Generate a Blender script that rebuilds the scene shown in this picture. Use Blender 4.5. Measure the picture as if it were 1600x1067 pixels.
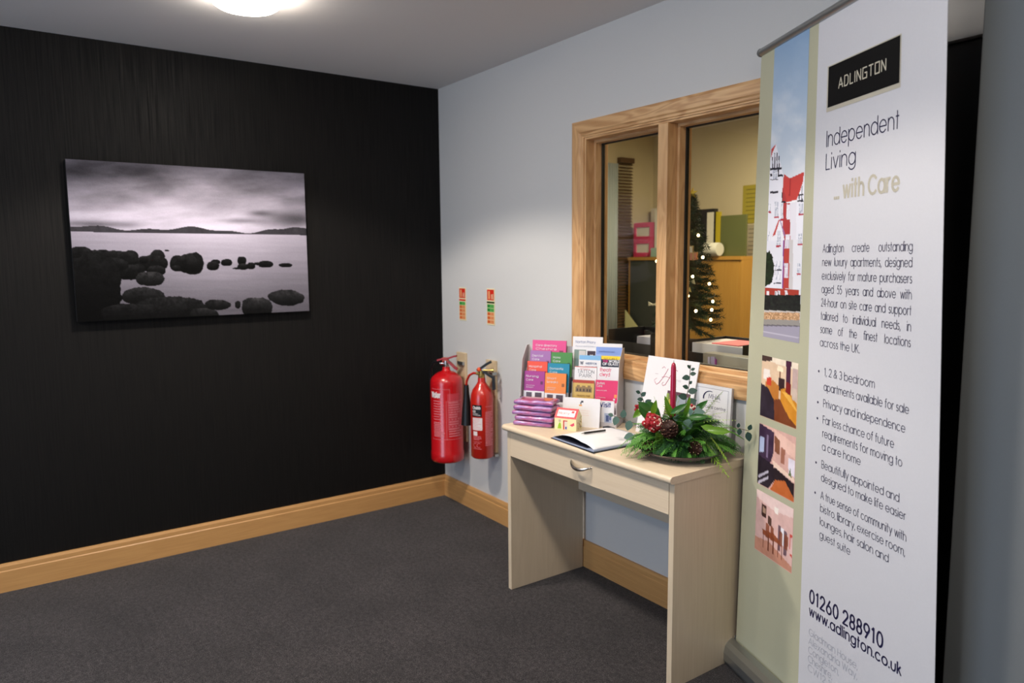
import bpy, bmesh, math, random
import numpy as np
from mathutils import Vector, Matrix
random.seed(7)
rng = np.random.RandomState(11)
PI = math.pi
scene = bpy.context.scene
for o in list(bpy.data.objects):
    bpy.data.objects.remove(o)

# ------------------------------------------------------------------ camera
CAM = Vector((3.8551, -2.2089, 1.4555))
YAW, PITCH, ROLL, FPX = 2.5262, 0.1127, -0.0081, 1139.18
fw = Vector((math.cos(YAW) * math.cos(PITCH), math.sin(YAW) * math.cos(PITCH), -math.sin(PITCH)))
rt0 = Vector((math.sin(YAW), -math.cos(YAW), 0))
up0 = rt0.cross(fw)
rt = rt0 * math.cos(ROLL) + up0 * math.sin(ROLL)
up = up0 * math.cos(ROLL) - rt0 * math.sin(ROLL)
cd = bpy.data.cameras.new('camera')
cam = bpy.data.objects.new('camera', cd)
scene.collection.objects.link(cam)
mw = Matrix.Identity(4)
for i in range(3):
    mw[i][0], mw[i][1], mw[i][2], mw[i][3] = rt[i], up[i], -fw[i], CAM[i]
cam.matrix_world = mw
cd.sensor_width = 36
cd.lens = FPX / 1600 * 36
cd.clip_start = 0.02
cd.dof.use_dof = True
cd.dof.focus_distance = 2.4
cd.dof.aperture_fstop = 2.8
scene.camera = cam

# ------------------------------------------------------------------ world, daylight, lamps, exposure
scene.view_settings.view_transform = 'Standard'
scene.view_settings.look = 'None'
scene.view_settings.gamma = 1
scene.view_settings.use_curve_mapping = False
scene.view_settings.exposure = 0.0
w = bpy.data.worlds.new('world')
scene.world = w
w.use_nodes = True
w.node_tree.nodes['Background'].inputs[0].default_value = (0.55, 0.68, 1.0, 1)
w.node_tree.nodes['Background'].inputs[1].default_value = 0.6


def area(name, loc, rot, sx, sy, power, col):
    l = bpy.data.lights.new(name, 'AREA')
    l.shape = 'RECTANGLE'
    l.size, l.size_y, l.energy, l.color = sx, sy, power, col
    o = bpy.data.objects.new(name, l)
    scene.collection.objects.link(o)
    o.location, o.rotation_euler = loc, rot
    return o


# daylight through the glazed entrance behind the camera
area('daylight', (2.3, -4.55, 1.15), (math.radians(90), 0, 0), 1.8, 2.0, 48, (0.60, 0.77, 1.0))
LAMPS = [(0.97, -1.37), (2.35, -1.37), (3.75, -1.37), (3.0, -3.2), (0.97, -3.2)]
LAMP_W = [106, 58, 8, 16, 16]


def spot(name, loc, power, col, size=132, blend=0.22, rad=0.09):
    l = bpy.data.lights.new(name, 'SPOT')
    l.energy, l.color, l.spot_size, l.spot_blend, l.shadow_soft_size = power, col, math.radians(size), blend, rad
    o = bpy.data.objects.new(name, l)
    scene.collection.objects.link(o)
    o.location = loc
    return o


for (x, y), p in zip(LAMPS, LAMP_W):
    spot('downlight', (x, y, 2.365), p, (1.0, 0.90, 0.78))
# the office's own ceiling light
area('office_light', (1.3, 1.3, 2.40), (0, 0, 0), 0.6, 0.6, 52, (1.0, 0.84, 0.60))

# ------------------------------------------------------------------ helpers


def lin(c):
    c = c / 255.0
    return c / 12.92 if c <= 0.04045 else ((c + 0.055) / 1.055) ** 2.4


def L3(c):
    return tuple(lin(v) for v in c)


MC = {}


def mat(col, rough=0.5, metal=0.0, spec=0.5, name=None, coat=0.0, bump=0.0, bscale=200.0, sheen=0.0, mottling=0.0, alpha=1.0):
    key = (tuple(col), rough, metal, spec, name, coat, bump, bscale, mottling, alpha)
    if key in MC:
        return MC[key]
    m = bpy.data.materials.new(name or 'paint')
    m.use_nodes = True
    nt = m.node_tree
    b = nt.nodes['Principled BSDF']
    c = L3(col)
    b.inputs['Base Color'].default_value = (*c, 1)
    b.inputs['Roughness'].default_value = rough
    b.inputs['Metallic'].default_value = metal
    b.inputs['Specular IOR Level'].default_value = spec
    b.inputs['Coat Weight'].default_value = coat
    b.inputs['Coat Roughness'].default_value = 0.08
    tc = nt.nodes.new('ShaderNodeTexCoord')
    n = nt.nodes.new('ShaderNodeTexNoise')
    n.inputs['Scale'].default_value = bscale
    n.inputs['Detail'].default_value = 3
    nt.links.new(tc.outputs['Object'], n.inputs['Vector'])
    if bump > 0:
        bp = nt.nodes.new('ShaderNodeBump')
        bp.inputs['Strength'].default_value = bump
        bp.inputs['Distance'].default_value = 0.002
        nt.links.new(n.outputs['Fac'], bp.inputs['Height'])
        nt.links.new(bp.outputs['Normal'], b.inputs['Normal'])
    mx = nt.nodes.new('ShaderNodeMix')
    mx.data_type = 'RGBA'
    k = 1 - max(mottling, 0.03)
    mx.inputs[6].default_value = (*[v * k for v in c], 1)
    mx.inputs[7].default_value = (*[min(1, v * (2 - k)) for v in c], 1)
    nt.links.new(n.outputs['Fac'], mx.inputs[0])
    nt.links.new(mx.outputs[2], b.inputs['Base Color'])
    MC[key] = m
    return m


def wood(name, c1, c2, axis=2, across=26, along=1.6, rough=0.42, figure=0.5, fine=0.25):
    m = bpy.data.materials.new(name)
    m.use_nodes = True
    nt = m.node_tree
    N, LK = nt.nodes, nt.links
    b = N['Principled BSDF']
    b.inputs['Roughness'].default_value = rough
    tc = N.new('ShaderNodeTexCoord')
    mp = N.new('ShaderNodeMapping')
    sc = [across] * 3
    sc[axis] = along
    mp.inputs['Scale'].default_value = sc
    LK.new(tc.outputs['Object'], mp.inputs['Vector'])
    n1 = N.new('ShaderNodeTexNoise')
    n1.inputs['Scale'].default_value = 1.0
    n1.inputs['Detail'].default_value = 2
    n1.inputs['Distortion'].default_value = 0.6
    LK.new(mp.outputs[0], n1.inputs['Vector'])
    # rings of the figure: sine of the noise
    mul = N.new('ShaderNodeMath')
    mul.operation = 'MULTIPLY'
    mul.inputs[1].default_value = 42
    LK.new(n1.outputs['Fac'], mul.inputs[0])
    sn = N.new('ShaderNodeMath')
    sn.operation = 'SINE'
    LK.new(mul.outputs[0], sn.inputs[0])
    ma = N.new('ShaderNodeMath')
    ma.operation = 'MULTIPLY_ADD'
    ma.inputs[1].default_value = 0.5 * figure
    ma.inputs[2].default_value = 0.5
    LK.new(sn.outputs[0], ma.inputs[0])
    mp2 = N.new('ShaderNodeMapping')
    sc2 = [across * 14] * 3
    sc2[axis] = along * 5
    mp2.inputs['Scale'].default_value = sc2
    LK.new(tc.outputs['Object'], mp2.inputs['Vector'])
    n2 = N.new('ShaderNodeTexNoise')
    n2.inputs['Scale'].default_value = 1.0
    n2.inputs['Detail'].default_value = 2
    LK.new(mp2.outputs[0], n2.inputs['Vector'])
    ad = N.new('ShaderNodeMath')
    ad.operation = 'MULTIPLY_ADD'
    ad.inputs[1].default_value = fine * 2
    LK.new(n2.outputs['Fac'], ad.inputs[0])
    LK.new(ma.outputs[0], ad.inputs[2])
    sb = N.new('ShaderNodeMath')
    sb.operation = 'SUBTRACT'
    sb.inputs[1].default_value = fine
    sb.use_clamp = True
    LK.new(ad.outputs[0], sb.inputs[0])
    mx = N.new('ShaderNodeMix')
    mx.data_type = 'RGBA'
    mx.inputs[6].default_value = (*L3(c1), 1)
    mx.inputs[7].default_value = (*L3(c2), 1)
    LK.new(sb.outputs[0], mx.inputs[0])
    LK.new(mx.outputs[2], b.inputs['Base Color'])
    bp = N.new('ShaderNodeBump')
    bp.inputs['Strength'].default_value = 0.12
    bp.inputs['Distance'].default_value = 0.001
    LK.new(n2.outputs['Fac'], bp.inputs['Height'])
    LK.new(bp.outputs['Normal'], b.inputs['Normal'])
    return m


def glow(name, col, strength):
    m = bpy.data.materials.new(name)
    m.use_nodes = True
    b = m.node_tree.nodes['Principled BSDF']
    b.inputs['Base Color'].default_value = (*col, 1)
    b.inputs['Emission Color'].default_value = (*col, 1)
    b.inputs['Emission Strength'].default_value = strength
    return m


def glass(name, tint=(0.93, 0.96, 0.95), ior=1.5, rough=0.0):
    m = bpy.data.materials.new(name)
    m.use_nodes = True
    nt = m.node_tree
    N, LK = nt.nodes, nt.links
    N.remove(N['Principled BSDF'])
    t = N.new('ShaderNodeBsdfTransparent')
    t.inputs[0].default_value = (*tint, 1)
    g = N.new('ShaderNodeBsdfGlossy')
    g.inputs['Roughness'].default_value = rough
    lw = N.new('ShaderNodeLayerWeight')
    lw.inputs['Blend'].default_value = 0.5
    pw = N.new('ShaderNodeMath')
    pw.operation = 'POWER'
    pw.inputs[1].default_value = 5
    LK.new(lw.outputs['Facing'], pw.inputs[0])
    f = N.new('ShaderNodeMath')
    f.operation = 'MULTIPLY_ADD'
    r0 = ((ior - 1) / (ior + 1)) ** 2
    f.inputs[1].default_value = 1 - r0
    f.inputs[2].default_value = r0
    LK.new(pw.outputs[0], f.inputs[0])
    mx = N.new('ShaderNodeMixShader')
    LK.new(f.outputs[0], mx.inputs[0])
    LK.new(t.outputs[0], mx.inputs[1])
    LK.new(g.outputs[0], mx.inputs[2])
    LK.new(mx.outputs[0], N['Material Output'].inputs[0])
    return m


def attr_mat(name, rough=0.5, spec=0.4):
    m = bpy.data.materials.new(name)
    m.use_nodes = True
    nt = m.node_tree
    b = nt.nodes['Principled BSDF']
    b.inputs['Roughness'].default_value = rough
    b.inputs['Specular IOR Level'].default_value = spec
    a = nt.nodes.new('ShaderNodeAttribute')
    a.attribute_name = 'ink'
    nt.links.new(a.outputs['Color'], b.inputs['Base Color'])
    return m


class MB:
    """collects faces in world coordinates; build() links them as one mesh object"""

    def __init__(s):
        s.v, s.f, s.m, s.mats = [], [], [], []

    def mi(s, m):
        if m not in s.mats:
            s.mats.append(m)
        return s.mats.index(m)

    def face(s, pts, m):
        k = len(s.v)
        s.v += [tuple(p) for p in pts]
        s.f.append(tuple(range(k, k + len(pts))))
        s.m.append(s.mi(m))

    def add(s, vs, fs, m):
        k = len(s.v)
        s.v += [tuple(p) for p in vs]
        i = s.mi(m)
        for f in fs:
            s.f.append(tuple(a + k for a in f))
            s.m.append(i)

    def box(s, a, b, m, fr=None):
        """a, b opposite corners in frame fr (Matrix) or world"""
        x0, y0, z0 = a
        x1, y1, z1 = b
        vs = [(x0, y0, z0), (x1, y0, z0), (x1, y1, z0), (x0, y1, z0), (x0, y0, z1), (x1, y0, z1), (x1, y1, z1), (x0, y1, z1)]
        if fr is not None:
            vs = [tuple(fr @ Vector(p)) for p in vs]
        s.add(vs, [(0, 3, 2, 1), (4, 5, 6, 7), (0, 1, 5, 4), (1, 2, 6, 5), (2, 3, 7, 6), (3, 0, 4, 7)], m)

    def extrude(s, prof, p0, p1, m, xdir, ydir):
        """closed 2-D profile swept from p0 to p1"""
        p0, p1, xd, yd = Vector(p0), Vector(p1), Vector(xdir), Vector(ydir)
        n = len(prof)
        vs = [p0 + xd * a + yd * b for a, b in prof] + [p1 + xd * a + yd * b for a, b in prof]
        fs = [(i, (i + 1) % n, n + (i + 1) % n, n + i) for i in range(n)] + [tuple(range(n))[::-1], tuple(range(n, 2 * n))]
        s.add(vs, fs, m)

    def lathe(s, prof, c, m, seg=32, axis=None, cap=True):
        """prof = [(r, h)], around axis (default z) through c"""
        c = Vector(c)
        ax = Vector(axis or (0, 0, 1)).normalized()
        e1 = ax.orthogonal().normalized()
        e2 = ax.cross(e1)
        vs, fs = [], []
        for r, h in prof:
            for i in range(seg):
                a = 2 * PI * i / seg
                vs.append(c + ax * h + (e1 * math.cos(a) + e2 * math.sin(a)) * r)
        for j in range(len(prof) - 1):
            for i in range(seg):
                i2 = (i + 1) % seg
                fs.append((j * seg + i, j * seg + i2, (j + 1) * seg + i2, (j + 1) * seg + i))
        if cap:
            fs.append(tuple(range(seg))[::-1])
            fs.append(tuple(range((len(prof) - 1) * seg, len(prof) * seg)))
        s.add(vs, fs, m)

    def tube(s, pts, r, m, seg=8):
        pts = [Vector(p) for p in pts]
        rr = r if isinstance(r, (list, tuple)) else [r] * len(pts)
        vs, fs = [], []
        e = None
        for i, p in enumerate(pts):
            t = (pts[min(i + 1, len(pts) - 1)] - pts[max(i - 1, 0)]).normalized()
            if e is None:
                e = t.orthogonal().normalized()
            e = (e - t * e.dot(t)).normalized()
            e2 = t.cross(e)
            for k in range(seg):
                a = 2 * PI * k / seg
                vs.append(p + (e * math.cos(a) + e2 * math.sin(a)) * rr[i])
        for j in range(len(pts) - 1):
            for k in range(seg):
                k2 = (k + 1) % seg
                fs.append((j * seg + k, j * seg + k2, (j + 1) * seg + k2, (j + 1) * seg + k))
        fs.append(tuple(range(seg))[::-1])
        fs.append(tuple(range((len(pts) - 1) * seg, len(pts) * seg)))
        s.add(vs, fs, m)

    def ball(s, c, r, m, seg=12, sq=(1, 1, 1)):
        c = Vector(c)
        n = seg // 2
        vs, fs = [], []
        for j in range(n + 1):
            t = PI * j / n
            for i in range(seg):
                a = 2 * PI * i / seg
                vs.append(c + Vector((r * sq[0] * math.sin(t) * math.cos(a), r * sq[1] * math.sin(t) * math.sin(a), r * sq[2] * math.cos(t))))
        for j in range(n):
            for i in range(seg):
                i2 = (i + 1) % seg
                fs.append((j * seg + i, (j + 1) * seg + i, (j + 1) * seg + i2, j * seg + i2))
        s.add(vs, fs, m)

    def build(s, name, parent=None, smooth=False, bevel=0.0, seg=2, angle=40, **tags):
        me = bpy.data.meshes.new(name)
        vs = s.v
        off = Vector((0, 0, 0))
        p = parent
        while p is not None:
            off += p.location
            p = p.parent
        if parent is None and not tags.get('kind') and tags.get('origin'):
            off = Vector(tags['origin'])
        if off.length > 0:
            vs = [(a - off.x, b - off.y, c - off.z) for a, b, c in vs]
        me.from_pydata(vs, [], s.f)
        for m in s.mats:
            me.materials.append(m)
        me.polygons.foreach_set('material_index', s.m)
        if smooth or bevel:
            bm = bmesh.new()
            bm.from_mesh(me)
            bmesh.ops.remove_doubles(bm, verts=bm.verts, dist=1e-6)
            bmesh.ops.recalc_face_normals(bm, faces=bm.faces)
            bm.to_mesh(me)
            bm.free()
        me.update()
        o = bpy.data.objects.new(name, me)
        scene.collection.objects.link(o)
        if parent is not None:
            o.parent = parent
        elif tags.get('origin'):
            o.location = tags['origin']
        if bevel:
            md = o.modifiers.new('bevel', 'BEVEL')
            md.width, md.segments, md.limit_method, md.angle_limit = bevel, seg, 'ANGLE', math.radians(angle)
        if smooth:
            me.shade_smooth()
            if hasattr(me, 'set_sharp_from_angle'):
                me.set_sharp_from_angle(angle=math.radians(angle))
        for k in ('label', 'category', 'group', 'kind'):
            if tags.get(k):
                o[k] = tags[k]
        return o


def thing(name, label, cat, loc, group=None, kind=None):
    o = bpy.data.objects.new(name, None)
    scene.collection.objects.link(o)
    o.location = loc
    o.empty_display_size = 0.05
    if label:
        o['label'] = label
    if cat:
        o['category'] = cat
    if group:
        o['group'] = group
    if kind:
        o['kind'] = kind
    return o


def frame(o, th, lean=0.0):
    """local frame: x along the width, y away from the viewer, z up; rotated th about z, leaning back by lean"""
    return Matrix.Translation(Vector(o)) @ Matrix.Rotation(th, 4, 'Z') @ Matrix.Rotation(-lean, 4, 'X')


# ---------------------------------------------------------------- stroke lettering
def arc(cx, cy, rx, ry, a0, a1):
    n = max(3, int(abs(a1 - a0) / 24))
    return [(cx + rx * math.cos(math.radians(a0 + (a1 - a0) * i / n)), cy + ry * math.sin(math.radians(a0 + (a1 - a0) * i / n))) for i in range(n + 1)]


r_ = .36
O_ = arc(r_, r_, r_, r_, 0, 360)
GL = {
    'a': (.72, [O_, [(.72, 0), (.72, .72)]]), 'b': (.72, [O_, [(0, 0), (0, 1.03)]]),
    'c': (.66, [arc(r_, r_, r_, r_, 42, 318)]), 'd': (.72, [O_, [(.72, 0), (.72, 1.03)]]),
    'e': (.72, [arc(r_, r_, r_, r_, 0, 322), [(0, r_), (.72, r_)]]),
    'f': (.34, [[(.13, 0), (.13, .82)] + arc(.31, .84, .18, .19, 180, 75), [(0, .7), (.34, .7)]]),
    'g': (.72, [O_, [(.72, .72), (.72, 0)] + arc(r_, -.02, r_, .28, 0, -155)]),
    'h': (.58, [[(0, 0), (0, 1.03)], arc(.29, .43, .29, .29, 180, 0) + [(.58, 0)]]),
    'i': (.0, [[(0, 0), (0, .72)], [(0, .93), (0, 1.02)]]), 'j': (.1, [[(.1, .72), (.1, -.12)] + arc(0, -.12, .1, .16, 0, -90), [(.1, .93), (.1, 1.02)]]),
    'k': (.46, [[(0, 0), (0, 1.03)], [(0, .28), (.4, .72)], [(.14, .43), (.46, 0)]]), 'l': (.0, [[(0, 0), (0, 1.03)]]),
    'm': (.96, [[(0, 0), (0, .72)], arc(.24, .48, .24, .24, 180, 0) + [(.48, 0)], arc(.72, .48, .24, .24, 180, 0) + [(.96, 0)]]),
    'n': (.58, [[(0, 0), (0, .72)], arc(.29, .43, .29, .29, 180, 0) + [(.58, 0)]]), 'o': (.72, [O_]),
    'p': (.72, [O_, [(0, -.3), (0, .72)]]), 'q': (.72, [O_, [(.72, -.3), (.72, .72)]]),
    'r': (.3, [[(0, 0), (0, .72)], arc(.27, .43, .27, .28, 180, 80)]),
    's': (.38, [arc(.2, .53, .17, .18, 35, 250) + arc(.19, .19, .19, .19, 75, -145)]),
    't': (.3, [[(.14, 0), (.14, 1.0)], [(0, .7), (.3, .7)]]),
    'u': (.56, [[(0, .72), (0, .29)] + arc(.28, .29, .28, .29, 180, 360) + [(.56, .72)]]),
    'v': (.56, [[(0, .72), (.28, 0), (.56, .72)]]), 'w': (.88, [[(0, .72), (.22, 0), (.44, .7), (.66, 0), (.88, .72)]]),
    'x': (.5, [[(0, 0), (.48, .72)], [(.02, .72), (.5, 0)]]), 'y': (.56, [[(0, .72), (.28, .05)], [(.56, .72), (.16, -.3)]]),
    'z': (.46, [[(.02, .72), (.44, .72), (0, 0), (.46, 0)]]),
    'A': (.8, [[(0, 0), (.4, 1), (.8, 0)], [(.13, .32), (.67, .32)]]), 'B': (.56, [[(0, 0), (0, 1), (.3, 1)] + arc(.3, .76, .22, .24, 90, -90) + [(0, .52)], [(.3, .52)] + arc(.3, .26, .26, .26, 90, -90) + [(0, 0)]]),
    'C': (.88, [arc(.5, .5, .5, .5, 42, 318)]), 'D': (.72, [[(0, 0), (0, 1), (.25, 1)] + arc(.25, .5, .47, .5, 90, -90) + [(0, 0)]]),
    'E': (.5, [[(.5, 1), (0, 1), (0, 0), (.5, 0)], [(0, .52), (.48, .52)]]), 'F': (.46, [[(.46, 1), (0, 1), (0, 0)], [(0, .52), (.44, .52)]]),
    'G': (.96, [arc(.5, .5, .5, .5, 45, 360) + [(.55, .5)]]), 'H': (.62, [[(0, 0), (0, 1)], [(.62, 0), (.62, 1)], [(0, .52), (.62, .52)]]),
    'I': (.0, [[(0, 0), (0, 1)]]), 'J': (.4, [[(.4, 1), (.4, .22)] + arc(.2, .22, .2, .22, 0, -180)]), 'K': (.58, [[(0, 0), (0, 1)], [(.54, 1), (0, .42)], [(.16, .58), (.58, 0)]]),
    'L': (.44, [[(0, 1), (0, 0), (.44, 0)]]), 'M': (.84, [[(0, 0), (.1, 1), (.42, .15), (.74, 1), (.84, 0)]]),
    'N': (.66, [[(0, 0), (0, 1), (.66, 0), (.66, 1)]]), 'O': (1.0, [arc(.5, .5, .5, .5, 0, 360)]),
    'P': (.54, [[(0, 0), (0, 1), (.28, 1)] + arc(.28, .74, .26, .26, 90, -90) + [(0, .48)]]), 'R': (.56, [[(0, 0), (0, 1), (.28, 1)] + arc(.28, .74, .26, .26, 90, -90) + [(0, .48)], [(.26, .48), (.56, 0)]]),
    'S': (.5, [arc(.26, .76, .22, .24, 30, 250) + arc(.25, .26, .25, .26, 75, -150)]), 'T': (.54, [[(0, 1), (.54, 1)], [(.27, 1), (.27, 0)]]),
    'U': (.62, [[(0, 1), (0, .31)] + arc(.31, .31, .31, .31, 180, 360) + [(.62, 1)]]), 'V': (.7, [[(0, 1), (.35, 0), (.7, 1)]]),
    'W': (1.1, [[(0, 1), (.28, 0), (.55, .95), (.82, 0), (1.1, 1)]]), 'Y': (.64, [[(0, 1), (.32, .5), (.64, 1)], [(.32, .5), (.32, 0)]]), 'X': (.6, [[(0, 0), (.6, 1)], [(0, 1), (.6, 0)]]),
    '0': (.56, [arc(.28, .5, .28, .5, 0, 360)]), '1': (.3, [[(.04, .84), (.2, 1), (.2, 0)]]),
    '2': (.54, [arc(.27, .72, .26, .28, 170, -35) + [(.0, 0), (.54, 0)]]), '3': (.5, [arc(.24, .75, .22, .25, 150, -80) + arc(.24, .26, .26, .26, 80, -150)]),
    '4': (.58, [[(.44, 0), (.44, 1), (0, .28), (.58, .28)]]), '5': (.52, [[(.46, 1), (.14, 1), (.06, .55)] + arc(.24, .32, .28, .32, 120, -140)]),
    '6': (.56, [arc(.28, .3, .28, .3, 0, 360), [(.04, .42), (.38, 1)]]), '7': (.5, [[(0, 1), (.5, 1), (.14, 0)]]),
    '8': (.52, [arc(.26, .75, .22, .25, 0, 360), arc(.26, .26, .26, .26, 0, 360)]), '9': (.56, [arc(.28, .7, .28, .3, 0, 360), [(.52, .58), (.18, 0)]]),
    '.': (.0, [[(0, 0), (0, .09)]]), ',': (.0, [[(.03, .08), (-.05, -.14)]]), '-': (.3, [[(0, .36), (.3, .36)]]), "'": (.0, [[(0, 1.0), (0, .78)]]),
    '&': (.66, [[(.66, 0), (.16, .66)] + arc(.3, .8, .17, .2, 200, -30) + [(.1, .36)] + arc(.25, .22, .25, .22, 150, 330) + [(.62, .45)]]),
    '*': (.0, [[(0, .32), (0, .46)]]),
}
# the squared capitals of the black plate
GS = {'A': (.72, [[(0, 0), (.36, 1), (.72, 0)], [(.14, .3), (.72, .3)]]), 'D': (.64, [[(0, 0), (0, 1), (.44, 1), (.64, .8), (.64, .2), (.44, 0), (0, 0)]]), 'L': (.5, [[(0, 1), (0, 0), (.5, 0)]]),
      'I': (.0, [[(0, 0), (0, 1)]]), 'N': (.64, [[(0, 0), (0, 1), (.64, 0), (.64, 1)]]), 'G': (.66, [[(.64, 1), (0, 1), (0, 0), (.66, 0), (.66, .5), (.34, .5)]]),
      'T': (.66, [[(0, 1), (.66, 1)], [(.33, 1), (.33, 0)]]), 'O': (.66, [[(0, 0), (0, 1), (.66, 1), (.66, 0), (0, 0)]])}
GAP, SP = .19, .36


def text_quads(st, x, y, h, width=None, wt=.09, sx=1.0, justify=False, font=None):
    """quads in (u, v) of a line of lettering with its baseline at y"""
    font = font or GL
    GAP = .34 if font is GS else (.27 if wt > .12 else .20)
    adv, n = 0, 0
    for c in st:
        if c == ' ':
            adv += SP
            n += 1
        else:
            adv += font[c][0] + GAP
    adv -= GAP
    sp = SP
    if width:
        if justify:
            sp = SP + (width / h / sx - adv) / max(n, 1)
        else:
            sx = width / h / adv
    out = []
    X = 0
    for c in st:
        if c == ' ':
            X += sp
            continue
        a, strokes = font[c]
        for pl in strokes:
            P = [((X + px) * sx * h + x, py * h + y) for px, py in pl]
            hw = wt * h / 2
            for (ax, ay), (bx, by) in zip(P, P[1:]):
                dx, dy = bx - ax, by - ay
                l = math.hypot(dx, dy)
                if l < 1e-9:
                    continue
                ux, uy = dx / l, dy / l
                ex, ey = ux * hw * .55, uy * hw * .55
                nx, ny = -uy * hw, ux * hw
                out.append([(ax - ex + nx, ay - ey + ny), (ax - ex - nx, ay - ey - ny), (bx + ex - nx, by + ey - ny), (bx + ex + nx, by + ey + ny)])
        X += a + GAP
    return out


def put(mb, quads, fn, m, off):
    for q in quads:
        mb.face([fn(a, b, off) for a, b in q], m)


def rectq(u0, v0, u1, v1, nu=1):
    out = []
    for i in range(nu):
        a, b = u0 + (u1 - u0) * i / nu, u0 + (u1 - u0) * (i + 1) / nu
        out.append([(a, v0), (b, v0), (b, v1), (a, v1)])
    return out


# ---------------------------------------------------------------- small painter for flat prints
def fbm(X, Y, s, oct=4, seed=0):
    r = np.random.RandomState(seed)
    out = np.zeros_like(X, dtype=float)
    amp, tot = 1.0, 0
    for o in range(oct):
        g = r.rand(64, 64)
        x, y = X * s, Y * s
        xi, yi = np.floor(x).astype(int), np.floor(y).astype(int)
        fx, fy = x - xi, y - yi
        fx, fy = fx * fx * (3 - 2 * fx), fy * fy * (3 - 2 * fy)
        a, b = g[xi % 64, yi % 64], g[(xi + 1) % 64, yi % 64]
        c, d = g[xi % 64, (yi + 1) % 64], g[(xi + 1) % 64, (yi + 1) % 64]
        out += amp * ((a * (1 - fx) + b * fx) * (1 - fy) + (c * (1 - fx) + d * fx) * fy)
        tot += amp
        amp *= .5
        s *= 2.03
    return out / tot


def poly(X, Y, pts):
    m = np.zeros(X.shape, bool)
    n = len(pts)
    for i in range(n):
        x0, y0 = pts[i]
        x1, y1 = pts[(i + 1) % n]
        if y0 == y1:
            continue
        c = ((Y >= min(y0, y1)) & (Y < max(y0, y1))) & (X < (x1 - x0) * (Y - y0) / (y1 - y0) + x0)
        m ^= c
    return m


def fill(img, m, col, a=1.0):
    img[m] = img[m] * (1 - a) + np.array(col, float) * a


def print_mesh(name, nu, nv, fn, paint, parent, m, label=None, jitter=None):
    """grid of coloured facets: fn(u, v) -> world point (v down), paint(U, V) -> rgb 0..255 array"""
    u = np.linspace(0, 1, nu + 1)
    v = np.linspace(0, 1, nv + 1)
    verts = [tuple(fn(a, b)) for b in v for a in u]
    off = Vector((0, 0, 0))
    p = parent
    while p is not None:
        off += p.location
        p = p.parent
    verts = [(a - off.x, b - off.y, c - off.z) for a, b, c in verts]
    U, V = np.meshgrid(u, v)
    img = np.clip(paint(U, V), 0, 255) / 255.0
    rgb = np.where(img <= .04045, img / 12.92, ((img + .055) / 1.055) ** 2.4).reshape(-1, 3)
    faces = []
    W = nu + 1
    for j in range(nv):
        for i in range(nu):
            k = j * W + i
            faces.append((k, k + W, k + W + 1, k + 1))
    me = bpy.data.meshes.new(name)
    me.from_pydata(verts, [], faces)
    ca = me.color_attributes.new('ink', 'FLOAT_COLOR', 'POINT')
    ca.data.foreach_set('color', np.c_[rgb, np.ones(len(rgb))].astype(np.float32).ravel())
    me.materials.append(m)
    o = bpy.data.objects.new(name, me)
    scene.collection.objects.link(o)
    o.parent = parent
    if label:
        o['label'] = label
    return o


INK = attr_mat('matt_print', .45, .35)
INKG = attr_mat('canvas_print', .8, .05)

# ---------------------------------------------------------------- shared materials
WALLM = mat((200, 200, 200), .85, spec=.25, name='painted_plaster', bump=.06, bscale=260)
CEILM = mat((226, 222, 219), .9, spec=.2, name='ceiling_paint', bump=.05, bscale=200)
OFFW = mat((204, 190, 158), .85, spec=.2, name='office_paint')
OAKX = wood('ash_frame_along_x', (214, 172, 124), (178, 132, 86), axis=0, across=14, along=2.2, figure=.75)
OAKZ = wood('ash_frame_along_z', (214, 172, 124), (186, 140, 94), axis=2, across=14, along=2.2, figure=.6)
SKX = wood('oak_skirting_along_x', (206, 158, 100), (180, 132, 80), axis=0, across=30, along=1.5, figure=.25, fine=.35)
SKY_ = wood('oak_skirting_along_y', (206, 158, 100), (180, 132, 80), axis=1, across=30, along=1.5, figure=.25, fine=.35)
MAPZ = wood('maple_along_z', (218, 200, 174), (202, 182, 154), axis=2, across=16, along=1.2, figure=.18, fine=.4)
MAPX = wood('maple_along_x', (222, 204, 178), (208, 187, 160), axis=0, across=16, along=1.2, figure=.18, fine=.4)
SILVER = mat((176, 180, 180), .32, metal=.9, name='brushed_aluminium')
CHROME = mat((215, 210, 205), .18, metal=1.0, name='satin_chrome')
BLACK = mat((16, 16, 18), .4, name='black_plastic')
GASK = mat((14, 12, 10), .6, name='rubber_gasket')
WHITE = mat((226, 226, 228), .5, name='white_card')

# ================================================================= SETTING
H = 2.45
X1, Y1 = 6.2, -4.6
OX0, OX1, OY1 = -0.5, 3.0, 2.32
WT = 0.13


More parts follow.
